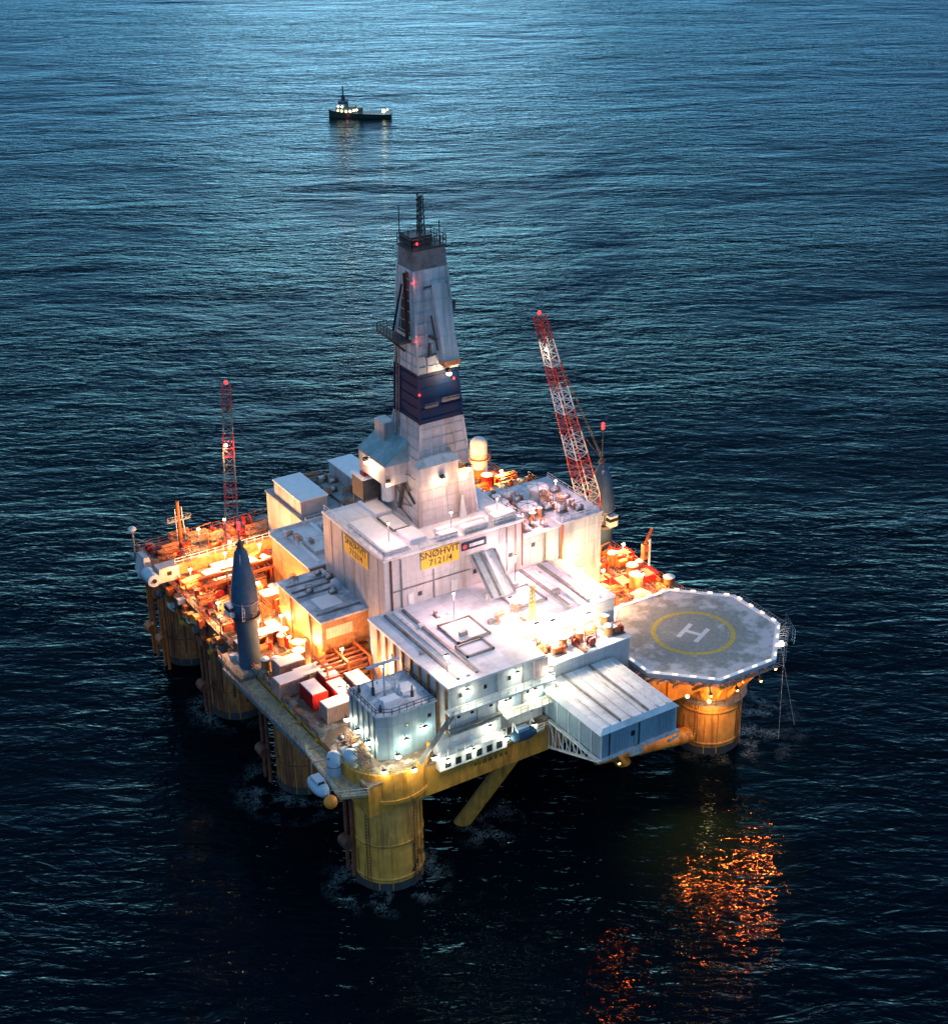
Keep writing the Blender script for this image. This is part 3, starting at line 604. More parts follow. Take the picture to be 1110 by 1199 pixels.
# red warning lamps & derrick floodlights
for p in ((23.6,26.7,90.9),(22.6,26.7,84.8),(22.9,26.7,75.3),(23.2,26.6,66.2),(29.6,26.5,67.7)):
    m = MB(); m.ball(p,.2,8,5); Dk.part('red_warning_lamp', m, M['lred']); point(Dk.o, Dk.base, (p[0],p[1]-.5,p[2]), 40, (1,.1,.08), .15)
for p, pw in (((28.4,26.0,68.9),900), ((26.3,25.1,51.0),700), ((31.4,25.4,51.6),700), ((18.0,35.8,52.2),900), ((19.0,30.4,50.0),300)):
    m = MB(); m.ball(p,.42,10,6,zs=.7); lo = Dk.part('floodlight', m, M['lwarm']); point(Dk.o, Dk.base, (p[0]-.1,p[1]-1.0,p[2]-.9), pw, WARM, .2)
    m = MB(); m.box(p[0]-.35,p[0]+.35,p[1]-.2,p[1]+.6,p[2]+.28,p[2]+.8); Dk.part('lamp_housing', m, M['black'], lo)

# ================================================================== CRANES
def lattice(t, P, Q, w0, w1, n, mats, name='boom_section', k_=1.0):
    P = Vector(P); Q = Vector(Q); d = (Q-P).normalized(); a = d.cross(Vector((0,0,1))).normalized(); b = a.cross(d).normalized()
    def ring(u):
        c = P.lerp(Q, u); ww = w0+(w1-w0)*u
        if u < .12: ww *= .55+.45*u/.12
        return [c+(a*i+b*j)*ww/2 for i, j in ((-1,-1),(1,-1),(1,1),(-1,1))]
    for k in range(n):
        m = MB(); sub = 3
        for s_ in range(sub):
            r0, r1 = ring((k+s_/sub)/n), ring((k+(s_+1)/sub)/n)
            for i in range(4):
                m.bar(r0[i], r1[i], .17*k_); m.bar(r0[i], r1[(i+1)%4], .075*k_); m.bar(r0[i], r0[(i+1)%4], .09*k_)
        t.part(name, m, mats[k%len(mats)])
def crane(base, label, zc0, zc1, tipz, boom_base, boom_tip, pr, cr, w0, zoff):
    x, y = base; t = Thing('pedestal_crane', label, 'crane', (x,y,zoff))
    m = MB(); m.lathe((x,y,0), [(pr,zoff),(pr,zc0-.8),(pr*1.15,zc0-.6),(pr*1.15,zc0)], 20); t.part('pedestal', m, M['cone'])
    m = MB(); m.lathe((x,y,0), [(pr*1.3,zc0+.003),(pr*1.3,zc0+.5)], 20); m.rail([(x+pr*1.3*math.cos(i*PI/6),y+pr*1.3*math.sin(i*PI/6),zc0+.5) for i in range(13)],1,1); t.part('slewing_platform', m, M['dark'])
    m = MB(); m.lathe((x,y,0), [(cr*.9,zc0+.5),(cr*1.04,zc0+3.2),(cr*.98,zc0+5.5),(cr*(.72 if x > 20 else .5),zc1-2.2 if x > 20 else zc1-.8),(cr*.25,zc1)], 14); t.part('conical_tower', m, M['cone'])
    m = MB()
    for zz in (zc0+3.2,): m.lathe((x,y,0), [(cr*1.07 if zz < zc0+5 else cr*.90,zz-.08),(cr*1.10 if zz < zc0+5 else cr*.93,zz),(cr*1.07 if zz < zc0+5 else cr*.90,zz+.08)], 14)
    t.part('hoop', m, M['grey'])
    m = MB()
    for s_ in (-.25,.25): m.bar((x-cr*.62+s_*.8,y-cr*.95,zc0+.5),(x-cr*.2+s_*.5,y-cr*.42,zc1-.8),.08)
    for k in range(16): f_ = k/16; m.bar((x-cr*(.62-.42*f_)-.22,y-cr*(.95-.53*f_),zc0+.5+f_*(zc1-zc0-1.3)),(x-cr*(.62-.42*f_)+.22,y-cr*(.95-.53*f_),zc0+.5+f_*(zc1-zc0-1.3)),.06)
    t.part('ladder', m, M['white'])
    m = MB(); m.lathe((x,y,0), [(.5,zc1),(.6,zc1+.6),(.3,zc1+1.2)], 8); m.bar((x,y,zc1),(x,y,tipz),.09); m.bar((x-.8,y,zc1+.7),(x+.8,y,zc1+.7),.3); t.part('tower_head', m, M['dark'])
    m = MB(); m.ball((x,y,tipz+.2),.32,8,6); m.box(x-.2,x+.2,y-.2,y+.2,tipz-.9,tipz-.1); t.part('red_warning_lamp', m, M['lred']); point(t.o,t.base,(x,y,tipz+.8),60,(1,.1,.08),.2)
    d = (Vector(boom_tip)-Vector((x,y,boom_tip[2]))).normalized()
    side = Vector((-d.y,d.x,0)); cx, cy = x+side.x*pr*1.2, y+side.y*pr*1.2
    m = MB(); m.box(cx-.9,cx+.9,cy-.9,cy+.9,zc0+.5,zc0+2.7); cab = t.part('cab', m, M['white'])
    m = MB(); m.box(cx-.93,cx+.93,cy-.93,cy+.93,zc0+1.6,zc0+2.3); t.part('cab_window', m, M['glass'], cab)
    lattice(t, boom_base, boom_tip, w0*(1 if x > 20 else .8), w0*.45, 9, [M['red'],M['white'] if x > 20 else M['grey']], k_=1.0 if x > 20 else .62)
    tip = Vector(boom_tip); head = Vector((x,y,zc1+.7))
    m = MB(); m.bar(head, tip, .07); m.bar(head+side*.5, tip+side*.4, .07); m.bar(Vector(boom_base).lerp(tip,.55), head, .06); t.part('boom_cable', m, M['dark'])
    m = MB(); m.ball(tip+Vector((0,0,.4)),.35,8,6); t.part('red_tip_lamp', m, M['lred']); point(t.o,t.base,tip+Vector((0,0,1)),60,(1,.1,.08),.2)
    u = (tip-Vector(boom_base)).normalized()
    for f in ((.74,.3) if zoff and x < 20 else (.86,)):
        p = Vector(boom_base).lerp(tip, f)+Vector((-.9,-.9,-.2)); m = MB(); m.ball(p,.3,8,6,zs=.7); t.part('boom_floodlight', m, M['lwarm']); point(t.o,t.base,p-Vector((.5,.6,.8)),350 if x > 20 else 1100,WARM if x > 20 else ORNG,.15)
    h = tip-Vector((0,0,3.5)); m = MB(); m.bar(tip,h,.05); m.lathe(h-Vector((0,0,1.3)),[(.15,0),(.4,.4),(.4,1.0),(.15,1.3)],8); t.part('hook_block', m, M['dark'])
    return t
crane((-5.6,35.4), 'crane with a slate-blue cone at the left edge, its lattice boom raised steeply', 30.6, 43.4, 47.5, (-6.2,38.2,32), (1.8,53.2,63.8), 1.8, 2.15, 3.0, ZD)
crane((67.6,37.2), 'crane with a slate-blue cone at the right edge, its red and white boom leaning left', 26.4, 38.6, 46.5, (65.4,36.4,28.5), (51.6,34.6,71.6), 2.2, 2.45, 3.4, ZD)
# platform carrying the left crane pedestal
Kp = Thing('crane_platform', 'steel platform with yellow struts under the left crane pedestal', 'platform', (-7.5,36,16))
m = MB(); m.box(-9,-6.21,32,41,20.6,21.4); Kp.part('floor', m, M['grey'])
for y in (33,36.5,40): 
    m = MB(); m.bar((-8.8,y,20.6),(-6.1,y,16.4),.4); Kp.part('strut', m, M['yellow'])
m = MB(); m.rail([(-8.9,32,21.4),(-8.9,41,21.4)],1.1,1.3); Kp.part('railing', m, M['yellow'])

# ================================================================== LEFT LAYDOWN WALKWAY
Wk = Thing('side_walkway', 'long grey sloping walkway on the near left edge between crane and front corner', 'walkway', (-7.6,24,20))
m = MB(); m.hexa([(-9.6,37.2,20.2),(-6.3,37.2,20.2),(-6.3,9.0,20.2),(-9.0,9.0,20.2)], [(-9.6,37.2,20.7),(-6.3,37.2,20.7),(-6.3,9.0,20.7),(-9.0,9.0,20.7)]); Wk.part('walkway_floor', m, M['deckg'])
m = MB(); m.bar((-9.65,37.3,20.8),(-9.05,8.8,20.8),.35,.5); m.rail([(-9.65,37.3,21),(-9.05,8.8,21)],1.1,1.4); Wk.part('edge_beam', m, M['grey'])
m = MB(); m.bar((-9.3,37.2,19.8),(-8.8,9,19.8),.3); 
for k in range(11): y = 36-k*2.6; m.bar((-9.3,y,20.2),(-6.3,y-1.2,16.6),.25)
Wk.part('support_frame', m, M['grey'])
m = MB()
for k in range(12): y = 34.5-k*2.2; m.box(-6.2,-5.2,y-.8,y+.8,ZD+.3,ZD+.9+random.random()*.8)
Wk.part('kerb_locker', m, M['grey'])

# ================================================================== FRONT BLOCK
F = Thing('front_block', 'blue-grey square block with antennas on its roof above the front column', 'module', (3.4,3.2,zd))
m = MB(); m.prism([(-1.6,-1.0),(.6,-2.0),(8.0,-2.0),(8.0,7.8),(-1.6,7.8)], zd, 29.6); F.part('wall', m, M['bwall'])
m = MB(); m.prism([(-1.8,-1.1),(.5,-2.2),(8.2,-2.2),(8.2,8.0),(-1.8,8.0)], 29.6, 29.9); F.part('roof', m, M['roofb'])
m = MB(); m.rail([(-1.7,8,29.9),(-1.7,-1,29.9),(.5,-2.1,29.9),(8.1,-2.1,29.9),(8.1,7.9,29.9)],1.1,1.1,.09); F.part('railing', m, M['dark'])
for k in range(9):
    x = -1+random.random()*8; y = -.8+random.random()*8; h = .8+random.random()*2
    m = MB(); m.box(x-.2,x+.2,y-.2,y+.2,29.9,29.9+h*.5); m.cyl((x,y,29.9+h*.5),(x,y,29.9+h),.12,n=6); F.part('vent', m, M['dark'] if k%2 else M['bluew'])
for x0,y0,x1,y1 in ((.6,.5,3.4,2.2),(4.4,1.5,6.8,4),(1,4.4,4,6.8)):
    m = MB(); m.box(x0,x1,y0,y1,29.9,30.5); F.part('roof_unit', m, M['snow'])
for x,z in ((3.0,27.2),(5.4,26.0),(6.9,27.5)):
    m = MB(); m.box(x-.3,x+.3,-2.07,-2.003,z-.3,z+.3); F.part('porthole', m, M['glass'])
for k in range(5):
    y = -.3+k*1.7; m = MB(); m.box(-1.72,-1.603,y,y+.25,zd,29.5); F.part('wall_rib', m, M['dark'])
m = MB(); m.cyl((2.2,3.2,29.9),(2.2,3.2,35.5),.16,n=6); m.hexa([(-.6,3.1,35.4),(5.0,3.1,35.4),(5.0,3.6,35.4),(-.6,3.6,35.4)],[(-.6,3.1,35.7),(5,3.1,35.7),(5,3.6,35.7),(-.6,3.6,35.7)]); F.part('radar_antenna', m, M['bluew'])

# front gallery machinery
G = Thing('front_gallery_deck', 'railed grey platform wrapping the front corner below the blue-grey block', 'platform', (-5,-2,zd))
m = MB(); m.prism([(-10.2,-4.5),(-6.21,-6.2),(-6.21,8.8),(-9,8.8)], 20.3, 20.7); G.part('platform_floor', m, M['deckg'])
m = MB(); m.rail([(-9,8.8,20.7),(-10.1,-4.5,20.7),(-6.2,-6.2,20.7)],1.1,1.2); G.part('railing', m, M['white'])
m = MB(); m.rail([(x,y,22.8) for x,y in outer[::3]],1.0,1.2); G.part('railing', m, M['hyel'])
for (x,y) in ((-7.9,1.2),(-5.6,.4)):
    t = Thing('domed_tank', 'pale blue domed tank at the front corner, %s of a pair'%('left one' if x < -7 else 'right one'), 'tank', (x,y,20.7))
    m = MB(); m.lathe((x,y,0),[(1.15,20.7 if x < -6.2 else zd),(1.15,23.6),(.9,24.3),(.05,24.6)],18); t.part('shell', m, M['bluew'])
    m = MB(); m.lathe((x,y,0),[(1.2,22.3),(1.2,22.5)],18); t.part('hoop', m, M['grey'])
# hanging pod and orange buoy
t = Thing('rescue_boat', 'blue-grey enclosed rescue boat hanging at the front left corner', 'rescue boat', (-11.8,-1.2,20))
m = MB(); pr_ = [(.02,-2.6),(.8,-2.2),(1.15,-1.2),(1.25,0),(1.15,1.2),(.8,2.2),(.02,2.6)]
m.lathe((0,0,0), pr_, 14); m.v = [(-11.8+x, -1.2+z, 21.4+y*.85) for x,y,z in m.v]; t.part('boat_hull', m, M['bluew'])
m = MB(); m.box(-12.5,-11.1,-2.2,0,22.2,22.9); cb_ = t.part('canopy', m, M['bluew']); m = MB(); m.box(-12.3,-11.3,-2.26,-2.203,22.35,22.75); t.part('window', m, M['glass'], cb_)
m = MB(); m.bar((-11.8,.8,22.3),(-11.8,.8,24.4),.15); m.bar((-11.8,.8,24.4),(-8.8,.8,24.0),.2); m.bar((-8.8,.8,24.0),(-8.8,.8,20.7),.2); t.part('davit', m, M['grey'])
t = Thing('orange_buoy', 'round bright orange float hung on the front left corner', 'buoy', (-11.6,-4.6,21))
m = MB(); m.ball((-11.6,-4.6,20.6),1.05,14,10); t.part('float', m, M['lorange'] if False else mat('buoy_orange', (.9,.25,.02), .5, var=.2))
m = MB(); m.bar((-11.6,-4.6,21.6),(-11.6,-4.6,22.6),.1); m.bar((-11.6,-4.6,22.6),(-9.4,-3.6,21.6),.1); t.part('bracket', m, M['grey'])

# ================================================================== CARGO SHELTER (long white box on truss)
C = Thing('cantilever_shelter', 'long white box-shaped shelter with a ridged roof sticking out beside the helideck', 'shelter', (34,-11,22))
m = MB(); m.box(26.4, 40.8, -19.3, -3.25, 22, 26.3); C.part('wall', m, M['bwall'])
m = MB(); m.hexa([(26.1,-19.6,26.3),(41.1,-19.6,26.3),(41.1,-3.25,26.3),(26.1,-3.25,26.3)], [(27.0,-18.9,27.0),(40.4,-18.9,27.0),(40.4,-3.25,27.0),(27.0,-3.25,27.0)]); C.part('roof', m, M['roof'])
for x in (28.5,30.4,32.5,34.6,35.6,37.6,39.2):
    m = MB(); m.box(x-.12,x+.12,-18.8,-3.4,27.0,27.22 if x not in (30.4,35.6) else 27.4); C.part('roof_ridge', m, M['grey'] if x in (30.4,35.6) else M['white'])
for x in (26.5,28.0,33.6,40.7):
    m = MB(); m.box(x-.09,x+.09,-19.42,-19.303,22,26.25); C.part('wall_post', m, M['dark'] if x in (28.0,33.6) else M['white'])
for k in range(22):
    x = 28.3+k*.56
    m = MB(); m.box(x-.05,x+.05,-19.36,-19.303,22.2,26.1); C.part('corrugation', m, M['bwall'])
m = MB(); m.box(32.1,32.8,-19.40,-19.303,24.0,24.9); C.part('vent', m, M['black'])
for y in (-17,-14,-11,-8,-5):
    m = MB(); m.box(26.3,26.397,y-.1,y+.1,22,26.2); C.part('wall_post', m, M['white'])
m = MB(); m.box(25.8,41.2,-19.8,-19.303,21.6,21.95); m.box(25.8,26.3,-19.3,-6.2,21.6,21.95); C.part('base_beam', m, M['white'])
for x in (26.2, 33.5, 40.8):
    m = MB(); m.bar((x,-19.4,21.6),(x,-6,16.6),.35); m.bar((x,-19.4,21.5),(x,-6,21.5),.3)
    for k in range(7):
        t0 = k/7; t1 = (k+1)/7; y0 = -6-13.4*t0; y1 = -6-13.4*t1; m.bar((x,y0,16.6+4.9*t0),(x,y0,21.5),.14); m.bar((x,y0,21.5),(x,y1,16.6+4.9*t1),.14); m.bar((x,(y0+y1)/2,17+4.9*(t0+t1)/2-.4),(x,(y0+y1)/2,21.5),.1)
    C.part('truss', m, M['white'])
m = MB(); m.box(31.6,33.8,-20.3,-19.85,21.0,21.5); m.rail([(31.6,-20.3,21.5),(33.8,-20.3,21.5)],.8,.7); m.bar((38.8,-20,20.8),(41,-20,21.2),.25); C.part('hanging_step', m, M['white'])

# ================================================================== HELIDECK
hx, hy, hz, hr = 58.2, -2.0, 25.0, 15.3
He = Thing('helideck', 'octagonal helicopter landing deck with a yellow ring and white H', 'helideck', (hx,hy,hz))
octp = [(hx+hr*math.cos(math.radians(22.5+45*k)), hy+hr*math.sin(math.radians(22.5+45*k))) for k in range(8)]
m = MB(); m.prism(octp, hz-.7, hz); slab = He.part('landing_surface', m, M['heli'])
def ann(r0, r1, z, n=64):
    m = MB(); vs = []
    for i in range(n): a = 2*PI*i/n; vs += [(hx+r0*math.cos(a),hy+r0*math.sin(a),z),(hx+r1*math.cos(a),hy+r1*math.sin(a),z)]
    m.add(vs, [(2*i,2*i+1,(2*i+3)%(2*n),(2*i+2)%(2*n)) for i in range(n)]); return m
He.part('yellow_ring', ann(6.3,7.1,hz+.012), M['hyel'], slab)
hm = MB(); ang = math.radians(25.5)   # direction of the uprights
ux, uy = Vector((math.cos(ang),math.sin(ang),0)), Vector((-math.sin(ang),math.cos(ang),0)); c_ = Vector((hx,hy,hz+.012))
def hq(a0,a1,b0,b1):
    hm.add([c_+ux*a0+uy*b0, c_+ux*a1+uy*b0, c_+ux*a1+uy*b1, c_+ux*a0+uy*b1], [(0,1,2,3)])
hq(-2.5,2.5,-2.0,-1.2); hq(-2.5,2.5,1.2,2.0); hq(-.4,.4,-1.2,1.2); He.part('letter_h', hm, M['hwht'], slab)
# snowy rim, edge lights, net, underside
m = MB()
for k in range(8):
    p, q = Vector(octp[k]+(0,)), Vector(octp[(k+1)%8]+(0,)); cn = Vector((hx,hy,0)); 
    pi_, qi = p.lerp(cn,.055), q.lerp(cn,.055)
    m.hexa([(v.x,v.y,hz+.004) for v in (p,q,qi,pi_)], [(v.x,v.y,hz+.10) for v in (p,q,qi,pi_)])
He.part('snowy_rim', m, M['snow'], slab)
for k in range(8):
    p, q = Vector(octp[k]+(hz,)), Vector(octp[(k+1)%8]+(hz,))
    d = (q-p).normalized(); nrm = Vector((d.y,-d.x,0))
    for j in range(4):
        c = p.lerp(q,(j+.5)/4)+nrm*(-.2)
        m = MB(); m.bar(c-d*.45+Vector((0,0,.2)), c+d*.45+Vector((0,0,.2)), .34, .26); He.part('edge_lamp', m, M['lheli'], slab)
    net = MB(); o1, o2 = p+nrm*1.5+Vector((0,0,-.3)), q+nrm*1.5+Vector((0,0,-.3)); i1, i2 = p+Vector((0,0,-.6)), q+Vector((0,0,-.6))
    for j in range(17):
        t = j/16; net.bar(i1.lerp(i2,t), o1.lerp(o2,t), .09)
    for t in (.33,.66,1): net.bar(i1.lerp(o1,t), i2.lerp(o2,t), .07)
    He.part('safety_net', net, M['mesh'])
m = MB()
for k in range(-6,7):
    L_ = math.sqrt(max(0,14.2**2-(k*2.2)**2)); m.bar((hx+k*2.2,hy-L_,hz-1.15),(hx+k*2.2,hy+L_,hz-1.15),.3,.8); m.bar((hx-L_,hy+k*2.2,hz-2.1),(hx+L_,hy+k*2.2,hz-2.1),.3,.5)
He.part('underside_beams', m, M['yellow'])
for k in range(12):
    a = 2*PI*k/12; m = MB(); m.bar((65+4.6*math.cos(a),.9+4.6*math.sin(a),15.6),(hx+4+9.5*math.cos(a),hy+9.5*math.sin(a),hz-2.2),.4); He.part('support_strut', m, M['yellow'])
m = MB(); m.prism([(68,-9.8),(72.6,-9.8),(73.6,-7.4),(72.6,-5.6),(68,-6.2)], 21.6, 21.9); m.rail([(68,-9.8,21.9),(72.6,-9.8,21.9),(73.6,-7.4,21.9),(72.6,-5.6,21.9)],1.1,1); He.part('access_platform', m, M['grey'])
m = MB()
for dx in (0,1.8): m.bar((72.6+dx,-9+dx*2,21.6),(75+dx*3,-7+dx,0.1),.045)
He.part('hanging_line', m, M['white'])
m = MB()
for k in range(6): 
    z = 22.4+k*.55; m.bar((72.9,-11,z),(75.2,-6,z+.2),.06); 
for k in range(5): m.bar((72.9+k*.55,-11+k*1.2,22.2),(72.9+k*.55,-11+k*1.2,25.4),.06)
He.part('stair_cage', m, M['cone'])
for p, pw, c in (((58,-8.5,19.5),900,ORNG), ((66,-7.8,18.6),1000,ORNG), ((50,-11,20.2),1200,ORNG), ((59.8,-5.2,12.5),1400,(1,.55,.2)), ((71.5,-5,21),900,ORNG)):
    m = MB(); m.ball(p,.32,10,6); lo = He.part('underside_lamp', m, M['lorange']); point(He.o, He.base, (p[0],p[1]-.9,p[2]-.8), pw, c, .4)
def sea_spot(t, p, aim, pw, c, up):
    m = MB(); m.ball(p,.2,10,6); t.part('sea_floodlight', m, M['lorange'])
    m = MB(); m.box(p[0]-.25,p[0]+.25,p[1]-.1,p[1]+.4,p[2]+.1,p[2]+.45); m.bar((p[0],p[1]+.2,p[2]+.3),(p[0],p[1]+.6,p[2]+up),.16); t.part('added_lamp_bracket', m, M['dark'])
    ld = bpy.data.lights.new('lamp_light','SPOT'); ld.energy = pw; ld.color = c; ld.shadow_soft_size = .45; ld.spot_size = math.radians(56); ld.spot_blend = .8
    q = Vector(p)+Vector((-.3,-.6,-.3)); o = bpy.data.objects.new('lamp_light', ld); col.objects.link(o); o.location = q-t.base; o.parent = t.o
    o.rotation_euler = (q-Vector(aim)).to_track_quat('Z','Y').to_euler()   # added lamp, aimed down at the water to make its orange reflection
for p, aim, pw in (((51,-15.6,22.4),(42.8,-21.5,0),140000), ((56,-16.2,22.0),(42.8,-21.5,0),180000), ((61,-16.2,22.0),(46.6,-26.6,0),180000), ((65,-15.2,22.4),(46.6,-26.6,0),140000)): sea_spot(He, p, aim, pw, RED_, 1.6)
sea_spot(C, (29.5,-20.0,20.4), (9.9,-36.0,0), 22000, RED_, 1.2)
m = MB(); m.ball((70.6,-10.2,22.8),.5,10,6); He.part('platform_lamp', m, M['lwhite']); point(He.o, He.base, (70.4,-11,23.2), 500, WHITE, .3)
m = MB(); m.bar((70.6,-9.7,21.9),(70.6,-9.7,22.9),.12); He.part('lamp_post', m, M['grey'])

# ================================================================== PROTOTYPE EQUIPMENT, copied around
def put(proto, first, loc, rz, label, group, scale=None):
    o = proto if first else copy_tree(proto)
    o.location = loc; o.rotation_euler = (0,0,rz); 
    if scale: o.scale = scale
    o['label'] = label; o['group'] = group; return o
def proto_container(mt, top, name='container'):
    t = Thing(name, 'x', 'container'); m = MB(); m.box(-1.25,1.25,-2.2,2.2,.12,2.5); t.part('container_wall', m, mt)
    m = MB()
    for x in (-1.25,1.25):
        for y in (-2.2,2.2): m.box(x-.12,x+.12,y-.12,y+.12,0,2.6)
    for k in range(9): m.box(-1.37,1.37,-1.8+k*.45-.08,-1.8+k*.45+.08,.2,2.4)
    m.box(-1.4,1.4,-2.3,-2.12,2.3,2.62); m.box(-1.4,1.4,2.12,2.3,2.3,2.62)
    t.part('frame', m, mt)
    m = MB(); m.box(-1.22,1.22,-2.15,2.15,2.5,2.68); t.part('snow_lid', m, top)
    m = MB(); m.box(-1.0,-.05,-2.27,-2.205,.25,2.35); m.box(.05,1.0,-2.27,-2.205,.25,2.35); t.part('door', m, mt)
    return t.o
def proto_skid(mt, mt2):
    t = Thing('machinery_skid', 'x', 'machinery'); m = MB(); m.box(-1.6,1.6,-1.1,1.1,0,.25); t.part('base', m, M['grey'])
    m = MB(); m.cyl((-1.3,0,1),(.5,0,1),.62,n=12); t.part('motor', m, mt)
    m = MB(); m.box(.6,1.4,-.7,.7,.25,1.7); t.part('gearbox', m, mt2)
    m = MB(); m.cyl((-1.4,.8,.3),(-1.4,.8,2.6),.12,n=6); m.cyl((-1.4,.8,2.5),(1.3,.8,2.5),.12,n=6); m.cyl((1.0,-.9,.3),(1.0,-.9,2.1),.16,n=6); m.cyl((.2,-.8,1.9),(1.4,.9,1.9),.1,n=6); t.part('pipework', m, M['orange']); return t.o
def proto_tank(mt, lid):
    t = Thing('round_tank', 'x', 'tank'); m = MB(); m.lathe((0,0,0),[(1.0,.4),(1.0,2.4),(1.12,2.45),(1.12,2.6)],16); t.part('shell', m, mt)
    m = MB(); m.lathe((0,0,0),[(1.08,2.603),(.9,2.75),(.1,2.85)],16); t.part('lid', m, lid)
    m = MB(); [m.box(x-.1,x+.1,y-.1,y+.1,0,.5) for x,y in ((-.7,-.7),(.7,-.7),(.7,.7),(-.7,.7))]; t.part('leg', m, M['grey']); return t.o
def proto_reel(mt):
    t = Thing('cable_reel', 'x', 'cable reel'); m = MB(); m.cyl((-.7,0,1),(-.55,0,1),1,n=16); t.part('flange', m, mt); m = MB(); m.cyl((.55,0,1),(.7,0,1),1,n=16); t.part('flange', m, mt)
    m = MB(); m.cyl((-.55,0,1),(.55,0,1),.7,n=14); t.part('drum', m, M['dark']); m = MB(); m.box(-.9,.9,-.9,.9,0,.15); m.bar((-.8,-.8,0),(-.8,0,1),.12); m.bar((.8,-.8,0),(.8,0,1),.12); m.bar((-.8,.8,0),(-.8,0,1),.12); m.bar((.8,.8,0),(.8,0,1),.12); t.part('stand', m, M['grey']); return t.o
def proto_frame(mt):
    t = Thing('pipework_rack', 'x', 'pipework'); m = MB()
    for x in (-1.8,1.8):
        for y in (-.9,.9): m.bar((x,y,0),(x,y,2.8),.18)
    for z in (1.4,2.8):
        m.bar((-1.8,-.9,z),(1.8,-.9,z),.16); m.bar((-1.8,.9,z),(1.8,.9,z),.16); m.bar((-1.8,-.9,z),(-1.8,.9,z),.16); m.bar((1.8,-.9,z),(1.8,.9,z),.16)
    m.bar((-1.8,-.9,1.4),(1.8,-.9,2.8),.12); t.part('frame', m, mt)
    m = MB(); [m.cyl((-2.1,-.6+k*.4,1.6),(2.1,-.6+k*.4,1.6),.14,n=6) for k in range(4)]; [m.cyl((-2.1,-.5+k*.5,3.0),(2.1,-.5+k*.5,3.0),.12,n=6) for k in range(3)]; t.part('pipes', m, M['orange2']); return t.o
def proto_basket(mt):
    t = Thing('cargo_basket', 'x', 'cargo basket'); m = MB(); m.box(-2.4,2.4,-.7,.7,0,.12); t.part('floor', m, mt)
    m = MB()
    for y in (-.7,.7):
        m.bar((-2.4,y,1.1),(2.4,y,1.1),.1); m.bar((-2.4,y,.6),(2.4,y,.6),.08)
        for k in range(7): m.bar((-2.4+k*.8,y,.1),(-2.4+k*.8,y,1.1),.1)
    for x in (-2.4,2.4): m.bar((x,-.7,1.1),(x,.7,1.1),.1)
    t.part('side_rails', m, mt); m = MB(); [m.cyl((-2.2,-.45+k*.3,.3),(2.2,-.45+k*.3,.3),.13,n=6) for k in range(4)]; t.part('pipes', m, M['grey']); return t.o
def proto_hatch(mt):
    t = Thing('deck_hatch', 'x', 'hatch'); m = MB()
    for x0,x1,y0,y1 in ((-2,2,-1.6,-1.35),(-2,2,1.35,1.6),(-2,-1.75,-1.35,1.35),(1.75,2,-1.35,1.35)): m.box(x0,x1,y0,y1,0,1.5)
    m.bar((-2,-1.6,1.6),(2,-1.6,1.6),.12); t.part('coaming', m, mt); m = MB(); m.box(-1.7,1.7,-1.3,1.3,0,1.25)
    for k in range(5): m.box(-1.6,1.6,-1.1+k*.5,-1.0+k*.5,1.253,1.4)
    t.part('cover', m, M['cream']); return t.o
M['cream'] = mat('cream_cover_paint', (.62,.55,.36), .6, var=.2)
PR = [proto_skid(M['orange'],M['red']), proto_tank(M['orange2'],M['snow']), proto_reel(M['red']), proto_frame(M['orange']), proto_basket(M['rust']), proto_skid(M['white'],M['grey']), proto_tank(M['red'],M['snow']), proto_frame(M['grey']), proto_container(M['rust'],M['snow'],'small_container'), proto_hatch(M['red'])]
RAD = [1.7,1.2,1.1,2.1,2.2,1.7,1.2,2.1,2.1,2.0]
NM = ['orange machinery skid','pale orange tank with a snowy lid','red cable reel','orange pipe frame','rusty basket of pipes','white machinery skid','red tank with a snowy lid','grey pipe frame','rust-brown container with a snowy lid','red-framed hatch with a cream cover']
used = [False]*len(PR)
def scatter(x0,x1,y0,y1,z,n,kinds,where,seed,avoid=(),smin=.7,smax=1.15):
    rnd = random.Random(seed); placed = list(avoid)
    for _ in range(n*40):
        if n <= 0: break
        k = rnd.choice(kinds); s_ = smin+(smax-smin)*rnd.random(); r = RAD[k]*s_
        x = x0+r*.6+(x1-x0-1.2*r)*rnd.random(); y = y0+r*.6+(y1-y0-1.2*r)*rnd.random()
        if any((x-a)**2+(y-b)**2 < (r+c)**2*.62 for a,b,c in placed): continue
        placed.append((x,y,r)); n -= 1
        put(PR[k], not used[k], (x,y,z), rnd.choice([0,PI/2,0,PI/2,.2]), NM[k]+' '+where, NM[k]+' '+where, (s_,s_,s_*(.8+.5*rnd.random()))); used[k] = True
zt = zd+.004
cr_av = [(-5.6,35.4,2.4)]
scatter(-5.5,3.2,29,44,zt,16,[0,1,3,4,3,0,8],'on the lit deck right of the left crane',1,cr_av)
scatter(-5.5,9,44.5,60,zt,28,[0,1,2,3,4,5,7,8,3,0],'on the deck behind the left crane',2)
scatter(-5.5,16,60,66.5,zt,20,[0,2,3,5,6,8,3],'on the deck left of the rear module',3)
scatter(-5,16,70,83,zt,36,[0,2,3,4,5,7,3,0],'on the far left corner of the deck',4)
scatter(36,68,56,83,zt,60,[0,1,2,3,4,5,9,6],'on the far deck behind the derrick',5)
scatter(39,62,39.5,56,zt,20,[0,1,3,4,5],'on the deck behind the white machinery module',6)
scatter(55.5,68.5,14,34.5,zt,36,[0,3,4,0,9,9,9,3,1],'on the right deck by the helideck',7)
scatter(46.6,55,9.5,19,zt,16,[0,9,3,4,9],'on the right deck beside the living quarters roof',8)
